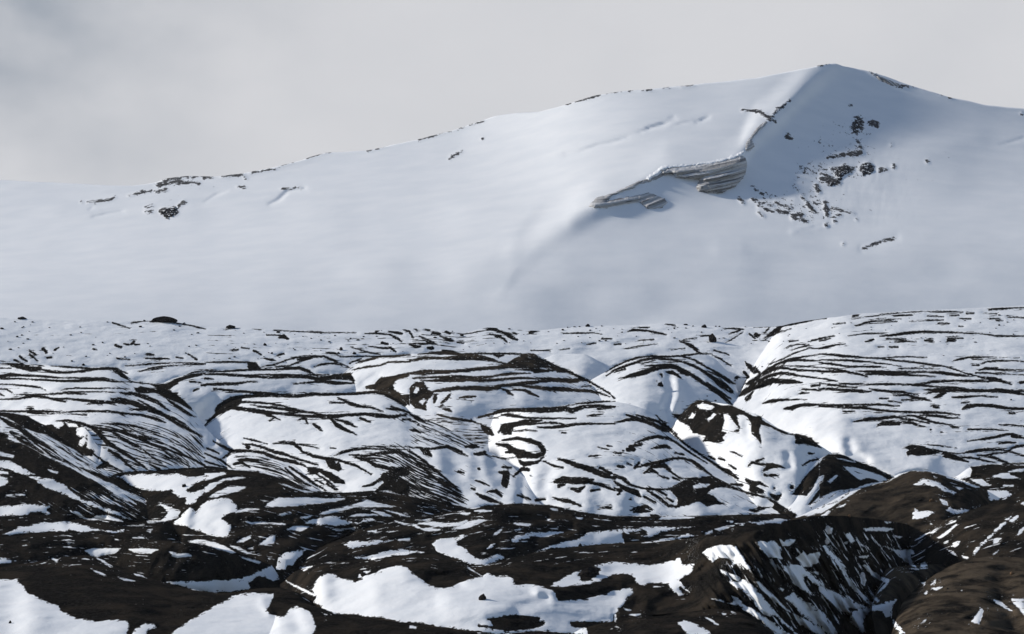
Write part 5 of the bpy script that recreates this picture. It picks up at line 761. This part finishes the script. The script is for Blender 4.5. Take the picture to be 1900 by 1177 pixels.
def build_mountain():
    us = np.arange(-900, 2800, 3.2)
    vc = curve(CREST, us, 3.0) + 0.9 * fbm(us / 26.0, us * 0 + 2.0, 4, 21)
    nr = 170
    U, V, D = mountain_depth(us, vc, nr)
    f = apply_ops(U.ravel(), V.ravel(), [('+', 's', s) for s in DARK_M], np.full(U.size, -MARG)).reshape(U.shape)
    rel = fbm(U / 190.0, V / 110.0, 2, 31) * 6 + fbm(U / 40.0, V / 24.0, 3, 41) * 0.12
    fade = smooth(0, 14, V - vc[None])
    D = D + rel * fade
    for S, hh in MC:
        S0 = S.copy(); S0[:, 2] = 0
        r = -stroke_sdf(S0, U, V); D = D + 0.3 * hh * np.exp(-(r / (1.25 * S[:, 2].mean())) ** 2)
    for q, hh in SCARPS: D = D + hh * smooth(-2.5, 3.5, stroke_sdf(q, U, V))
    # the rough snow of the bowl, and rock standing out of the snow
    rough = smooth(1380, 1480, U) * smooth(1760, 1600, U) * smooth(210, 260, V) * smooth(430, 380, V)
    D = D + rough * (fbm(U / 6.0 + V / 40.0, V / 22.0, 3, 51) * 0.35) - 2.2 * smooth(-3, 4, f)
    sp = np.zeros(U.shape)
    for zs, dv in (("1385,330 1440,340 1500,280 1530,210 1620,200 1660,300 1610,330 1560,420 1480,425 1400,400", 0.8), ("1440,240 1760,240 1820,310 1700,380 1560,450 1360,410 1370,350", 0.42),
                   ("1660,280 1880,240 1880,300 1700,360", 0.35), ("140,360 300,335 460,318 460,345 340,400 180,400", 0.45), ("1560,440 1720,400 1720,450 1600,470", 0.4)):
        sp = np.maximum(sp, dv * smooth(-18, 30, poly_sdf(parse('S', zs), U, V)))
    sp = np.concatenate([np.zeros((6, len(us))), sp])
    X = world(U, V, D)
    back = np.array([400., 220, 120, 60, 25, 8])[:, None]
    zc = X[0, :, 2]; Db = D[0][None] + back
    Xb = np.stack([(us[None] - 950) / FPX * D[0][None] + 0 * back, Db, zc[None] - 0.6 * back ** 2 / (back + 60.0)], -1)
    Xa = np.concatenate([Xb, X]); fa = np.concatenate([np.full((6, len(us)), -MARG), f])
    me = mesh_from('mountain', Xa.reshape(-1, 3), grid_faces(*Xa.shape[:2]), dict(ash=fa.ravel(), specks=sp.ravel()))
    o = link('mountain', me, M_MOUNT)
    tag(o, 'snow-covered mountain with a curved cornice and a pointed summit at right, behind the glacier', 'mountain', kind='structure')
    return o, U, V, D, X
MOUNT, MU, MV, MD, MX = build_mountain()
def mount_d(u, v):
    i = np.argmin(np.abs(MU[0] - u)); j = np.argmin(np.abs(MV[:, i] - v)); return MD[j, i]
def mountain_part(name, poly, mat, label, thick, over=0.0, step=1.4, seed=0, rough=1.0, soft=3.0):
    """a lump of ice or rock standing out of the mountain face, rooted inside it"""
    lo = poly.min(0) - 6; hi = poly.max(0) + 6
    us = np.arange(lo[0], hi[0], step); vs_ = np.arange(lo[1], hi[1], step)
    V, U = np.meshgrid(vs_, us, indexing='ij')
    ci = np.clip(np.searchsorted(MU[0], U - 1.6), 0, MU.shape[1] - 1)
    cr = MV[0][ci]; rj = (V - cr) / (660.0 - cr) * (MU.shape[0] - 1)
    r0 = np.clip(np.floor(rj).astype(int), 0, MU.shape[0] - 2); fr = np.clip(rj - r0, 0, 1)
    D = MD[r0, ci] * (1 - fr) + MD[r0 + 1, ci] * fr
    f = poly_sdf(poly, U, V) + rough * 4.0 * fbm(U / 6.0 + seed, V / 5.0, 4, 61, 0.65)
    prof = np.where(f > 0, 1 - np.exp(-f / soft), np.maximum(f * 0.35, -1.5))
    un = (U - poly[:, 0].min()) / np.ptp(poly[:, 0])
    FV = V + over * 26.0 * un ** 2 + 2.0 * fbm(U / 40.0, V / 30.0, 2, 66)
    lay = fbm(U / 90.0 + seed, FV / 5.0, 3, 71)
    D = D - thick * prof - (f > 0) * lay * thick * 0.5 * np.minimum(np.maximum(f, 0) / 3, 1)
    X = world(U, V, D)
    fa = grid_faces(*U.shape); ff = f.ravel()
    fa = fa[(ff[fa] > -2.5).all(1)]
    if len(fa) == 0: return
    used, inv = np.unique(fa, return_inverse=True)
    # strata follow the lower edge of the outline
    flow = np.stack([U, FV, 0 * U], -1).reshape(-1, 3)
    me = mesh_from(name, X.reshape(-1, 3)[used], inv.reshape(-1, 4), dict(flow=flow[used], ash=np.full(len(used), -MARG), specks=np.zeros(len(used))))
    o = link(name, me, mat, MOUNT); o['label'] = label
ICE = [
 ("395,512 420,490 520,486 620,470 690,452 735,440 752,470 750,505 738,535 705,572 650,598 590,602 548,594 538,574 552,548 500,540 455,534 438,520 402,526", "grey layered ice cliff with a rounded right end, under the snow cornice", 11.0, 1.0),
 ("90,655 130,618 200,598 300,552 325,548 280,580 200,608 172,632 250,617 340,597 410,622 422,640 400,662 340,667 300,637 240,647 170,662 120,662", "thin forked layered ice cliff at the left end of the cornice", 4.0, 1.2),
 ("300,562 330,540 400,505 445,512 405,530 345,556", "slim icy rim joining the two layered ice cliffs", 2.5, 1.2),
 ("745,395 790,330 830,300 840,308 800,345 770,380 785,405 760,430 745,425", "narrow strip of ice wall at the steep bend of the cornice", 3.0, 2.0),
 ("1258,98 1310,118 1380,148 1400,160 1350,155 1300,130", "dark sliver of bare ice just right of the summit", 3.0, -1.5),
]
for s, lab, th, ov in ICE: mountain_part('ice_cliff', parse('M', s), M_ICE, lab, th, ov, seed=len(lab), rough=0.45, soft=9.0 if th > 4.5 else 3.0)
mountain_part('snow_cornice', parse('M', "330,540 395,487 520,479 625,463 700,441 735,420 752,425 738,446 690,462 620,478 520,492 425,500 345,552"), M_MOUNT, "smooth rolled snow lip along the top of the ice cliffs", 5.0, 0.0, seed=3, rough=0.9, soft=4.0)
OUTC = [
 ('M', "1120,540 1130,505 1155,480 1175,495 1165,520 1140,545 1110,570 1085,560", "black rock rib in the middle of the bowl below the summit", 1.6),
 ('M', "1222,500 1228,478 1255,470 1270,490 1262,515 1238,520", "black square rock right of the rib in the bowl", 1.6),
 ('M', "1188,355 1192,320 1208,285 1222,290 1224,330 1205,355", "upright black rock high in the bowl", 1.4),
 ('N', "630,410 640,398 660,392 685,390 690,402 680,420 655,425", "black rock alone in the snow below the left shoulder", 4.0),
]
for t, s, lab, th in OUTC: mountain_part('rock_outcrop', parse(t, s), M_OUT, lab, th, seed=len(lab), rough=2.6)
# ---------------------------------------------------------------- rocks and stones
def rock_mesh(name, seed, mat, n=3, flat=0.7, spiky=0.45):
    import bmesh
    bm = bmesh.new(); bmesh.ops.create_icosphere(bm, subdivisions=n, radius=1.0)
    r = random.Random(seed)
    planes = [(Vector((r.uniform(-1, 1), r.uniform(-1, 1), r.uniform(-0.3, 1))).normalized(), r.uniform(0.55, 0.9)) for _ in range(9)]
    ox, oy = r.uniform(0, 90), r.uniform(0, 90)
    for v in bm.verts:
        p = v.co.copy()
        for nrm, d in planes:
            q = p.dot(nrm)
            if q > d: p -= nrm * (q - d)
        a = float(fbm(np.array([p.x * 1.7 + ox + p.z]), np.array([p.y * 1.7 + oy - p.z]), 3, 5)[0])
        p *= 1 + a * spiky
        p.z *= flat
        v.co = p
    me = bpy.data.meshes.new(name); bm.to_mesh(me); bm.free()
    for pl in me.polygons: pl.use_smooth = False
    me.materials.append(mat)
    return me
def ground_at(u, v):
    """the frontmost hill face seen at that place"""
    best = None
    for gd in HILL_GRIDS:
        us = gd['us']
        if not (us[0] <= u <= us[-1]): continue
        i = int(np.argmin(np.abs(us - u)))
        if not (gd['vc'][i] - 3 <= v <= gd['vf'][i]): continue
        col = gd['T'][:, i] >= 0
        j = np.argmin(np.where(col, np.abs(gd['V'][:, i] - v), 1e9))
        p = gd['X'][j, i]
        if best is None or p[1] < best[1]: best = p
    return best
def put_rock(name, me, u, v, wpx, hpx, label, cat, group=None, rot=0.0, sink=0.3, first=False):
    p = ground_at(u, v)
    if p is None: return
    o = bpy.data.objects.new(name, me); COL.objects.link(o)
    mpp = p[1] / FPX
    o.scale = (wpx * 0.5 * mpp, wpx * 0.5 * mpp, hpx * 0.72 * mpp)
    o.rotation_euler = (0, 0, rot)
    o.location = (p[0], p[1], p[2] + hpx * 0.5 * mpp * (1 - 2 * sink))
    tag(o, label, cat, group)
    return o
RM = [rock_mesh('rock', s, M_ROCK, 3, 0.75) for s in (3, 8, 15, 22)]
ST = [rock_mesh('stone', s, M_ROCK, 2, 0.7) for s in (31, 35, 44, 52, 67)]
OC = rock_mesh('ochre_stone', 71, M_OCHRE, 2, 0.8); IB = rock_mesh('ice_block', 77, M_BLUEICE, 3, 1.0, 0.3)
for i, (u, v, wd, ht, lab) in enumerate([
 (41, 592, 17, 7, "flat black boulder on the skyline of the stony rim, leftmost of the three big ones"),
 (304, 597, 46, 13, "long black hump-shaped boulder breaking the skyline of the stony rim at left"),
 (425, 608, 20, 7, "black wedge-shaped boulder on the rim skyline, right of the long hump"),
 (1091, 606, 9, 7, "small dark boulder on the rim skyline above the right end of the ash cone ridge"),
 (1307, 608, 9, 9, "round dark boulder just below the rim skyline, left of the striped dome"),
 (1321, 634, 17, 20, "black upright boulder set in the snow hollow above the round knoll"),
 (1226, 717, 12, 11, "dark boulder alone on the white face of the round knoll"),
 (1281, 644, 9, 8, "dark rock at the end of the ash line left of the black upright boulder"),
 (895, 1113, 16, 17, "black rock standing alone in the largest snow patch"),
 (1095, 1067, 36, 20, "large black rock filling the hole in the snow tongue"),
 (343, 903, 10, 8, "dark rock on the flat snow shelf at left"),
 (1024, 1019, 8, 6, "small rock at the lower edge of the long slanting snow band"),
 (1076, 1011, 7, 8, "small pointed rock in the middle of the long slanting snow band"),
 (19, 1157, 5, 8, "tiny dark rock on the bottom left snow bank"),
 (156, 678, 7, 5, "dark stone on the snow just above the left ridge line"),
 (629, 657, 6, 5, "lone dark stone below the rim, left of the sunlit snow shelf"),
 (492, 641, 6, 7, "lone dark stone on the rim snow, above the shelf with a black notch"),
 (632, 650, 8, 8, "dark rock on the rim snow just left of the crag hollow"),
 (657, 657, 8, 6, "dark rock beside the pale snow, above the blue hollow"),
 (1581, 1075, 6, 7, "dark stone in the white snow fan at the gully mouth"),
 (1769, 942, 8, 5, "dark rock inside the right snow patch below the brown mound"),
]):
    put_rock('boulder', RM[i % 4], u, v, wd, ht, lab, 'boulder', rot=i * 1.3)
for u, v, s, lab in [(1576, 956, 7, "ochre stone on the brown ridge crest above the black cliff"), (1729, 930, 9, "ochre stone on the rounded brown mound between its snow patches"), (1877, 1066, 9, "ochre stone at the rim of the black hollow in the corner hill")]:
    put_rock('ochre_stone', OC, u, v, s, s * 0.8, lab, 'stone', rot=u)
for u, v, a, b, lab in [(1601, 1078, 12, 18, "upright pinkish-white ice block low on the black cliff"), (1537, 985, 13, 11, "rounded white ice block at the crest of the black cliff"), (1535, 1006, 8, 9, "small white ice block just below the rounded one on the black cliff")]:
    put_rock('ice_block', IB, u, v, a, b, lab, 'ice block', rot=u)
rr = random.Random(5)
LISTED = [(3, 611, 6), (32, 626, 5), (51, 630, 5), (44, 637, 4), (27, 598, 4), (190, 636, 4), (172, 641, 4), (20, 650, 5), (60, 598, 4), (92, 608, 3), (148, 608, 3), (160, 663, 4), (133, 671, 4), (233, 664, 4), (217, 665, 5), (323, 613, 3), (355, 622, 3), (367, 619, 4), (351, 644, 4), (365, 642, 4), (274, 639, 3), (262, 608, 5), (267, 593, 5), (343, 601, 4), (577, 629, 4), (595, 632, 4), (610, 635, 4), (622, 624, 4), (647, 634, 4), (664, 632, 5), (675, 625, 4), (546, 650, 4), (526, 672, 4), (506, 657, 5), (552, 616, 5), (516, 618, 5), (574, 617, 4), (596, 619, 4), (806, 627, 5), (835, 628, 4), (857, 624, 5), (1044, 613, 5), (1066, 607, 4), (1074, 607, 4), (1094, 614, 5), (1116, 606, 4), (1250, 611, 5), (1272, 603, 6), (1287, 606, 4), (1252, 628, 4), (1210, 661, 5), (1328, 606, 4), (1335, 607, 4), (1855, 604, 5), (1870, 598, 4), (1854, 586, 4), (1415, 681, 4), (1811, 636, 4), (1526, 694, 3), (1714, 682, 3), (1698, 682, 3), (1876, 743, 5), (1750, 661, 3), (1710, 627, 3), (1328, 744, 4), (1312, 735, 3)]
pts = [(u, v, s) for u, v, s in LISTED]
while len(pts) < 230:
    u = rr.uniform(0, 1500) if rr.random() < 0.85 else rr.uniform(1500, 1900)
    v = rr.uniform(598, 668) if u < 900 else rr.uniform(604, 640)
    if u > 1500: v = rr.uniform(580, 640)
    if u < 450 and rr.random() < 0.4: continue
    pts.append((u, v, rr.choice((2, 2, 2.5, 2.5, 3, 3, 4))))
for i, (u, v, s) in enumerate(pts):
    put_rock('stone', ST[i % 5], u, v, s * rr.uniform(1.0, 1.6), s * rr.uniform(0.6, 0.9), "small dark stone poking through thin snow on the upper glacier", 'stone', 'small stones on the upper glacier snow', rot=rr.uniform(0, 6))

GS = [rock_mesh('stone', q, M_GREY, 2, 0.7) for q in (83, 86, 91)]
n = 0
while n < 70:
    u = rr.uniform(5, 1890); v = rr.uniform(965, 1172)
    if poly_sdf(BASE_DARK, np.array([u]), np.array([v]))[0] < 4 or any(poly_sdf(q, np.array([u]), np.array([v]))[0] > -4 for q, _ in PATCHES): continue
    sz = rr.choice((2.5, 3, 3, 3.5, 4.5))
    put_rock('stone', GS[n % 3], u, v, sz * rr.uniform(1, 1.5), sz * rr.uniform(0.7, 1), "small grey stone lying on bare dark ash in the near hills", 'stone', 'small stones on the near ash slopes', rot=rr.uniform(0, 6)); n += 1

# ---------------------------------------------------------------- ground under everything, far snowfield
def plain(name, z, y0, y1, mat, label):
    n = 40
    ys, xs = np.meshgrid(np.linspace(y0, y1, n), np.linspace(-1800, 1800, n), indexing='ij')
    zz = z + fbm(xs / 200, ys / 200, 3, 81) * 8
    me = mesh_from(name, np.stack([xs, ys, zz], -1).reshape(-1, 3), grid_faces(n, n), dict(ash=np.full(n * n, 8.0), streak=np.zeros(n * n), fleck=np.zeros(n * n), warm=np.full(n * n, .5), flow=np.zeros((n * n, 3))))
    o = link(name, me, mat); o['kind'] = 'structure'; o['label'] = label; o['category'] = 'ground'
plain('ground', -30, 100, 2800, M_GROUND, 'dark ash ground beneath the glacier and hills')

# ---------------------------------------------------------------- thin mountain air
def build_haze():
    x, y0, y1, z0, z1 = 1500.0, -40.0, 3000.0, -60.0, 700.0
    co = np.array([[-x, y0, z0], [x, y0, z0], [x, y1, z0], [-x, y1, z0], [-x, y0, z1], [x, y0, z1], [x, y1, z1], [-x, y1, z1]], float)
    me = mesh_from('haze', co, np.array([[0, 3, 2, 1], [4, 5, 6, 7], [0, 1, 5, 4], [1, 2, 6, 5], [2, 3, 7, 6], [3, 0, 4, 7]]))
    m = new_mat('thin_air'); g = G(m)
    v = g.n('ShaderNodeVolumePrincipled', {'Color': (0.80, 0.86, 0.95, 1), 'Density': HAZE, 'Anisotropy': 0.2})
    g.n('ShaderNodeOutputMaterial', {'Volume': v.outputs[0]})
    o = link('haze', me, m); tag(o, 'thin pale haze over the whole snowfield', 'haze', kind='stuff')
HAZE = 0.000013
build_haze()
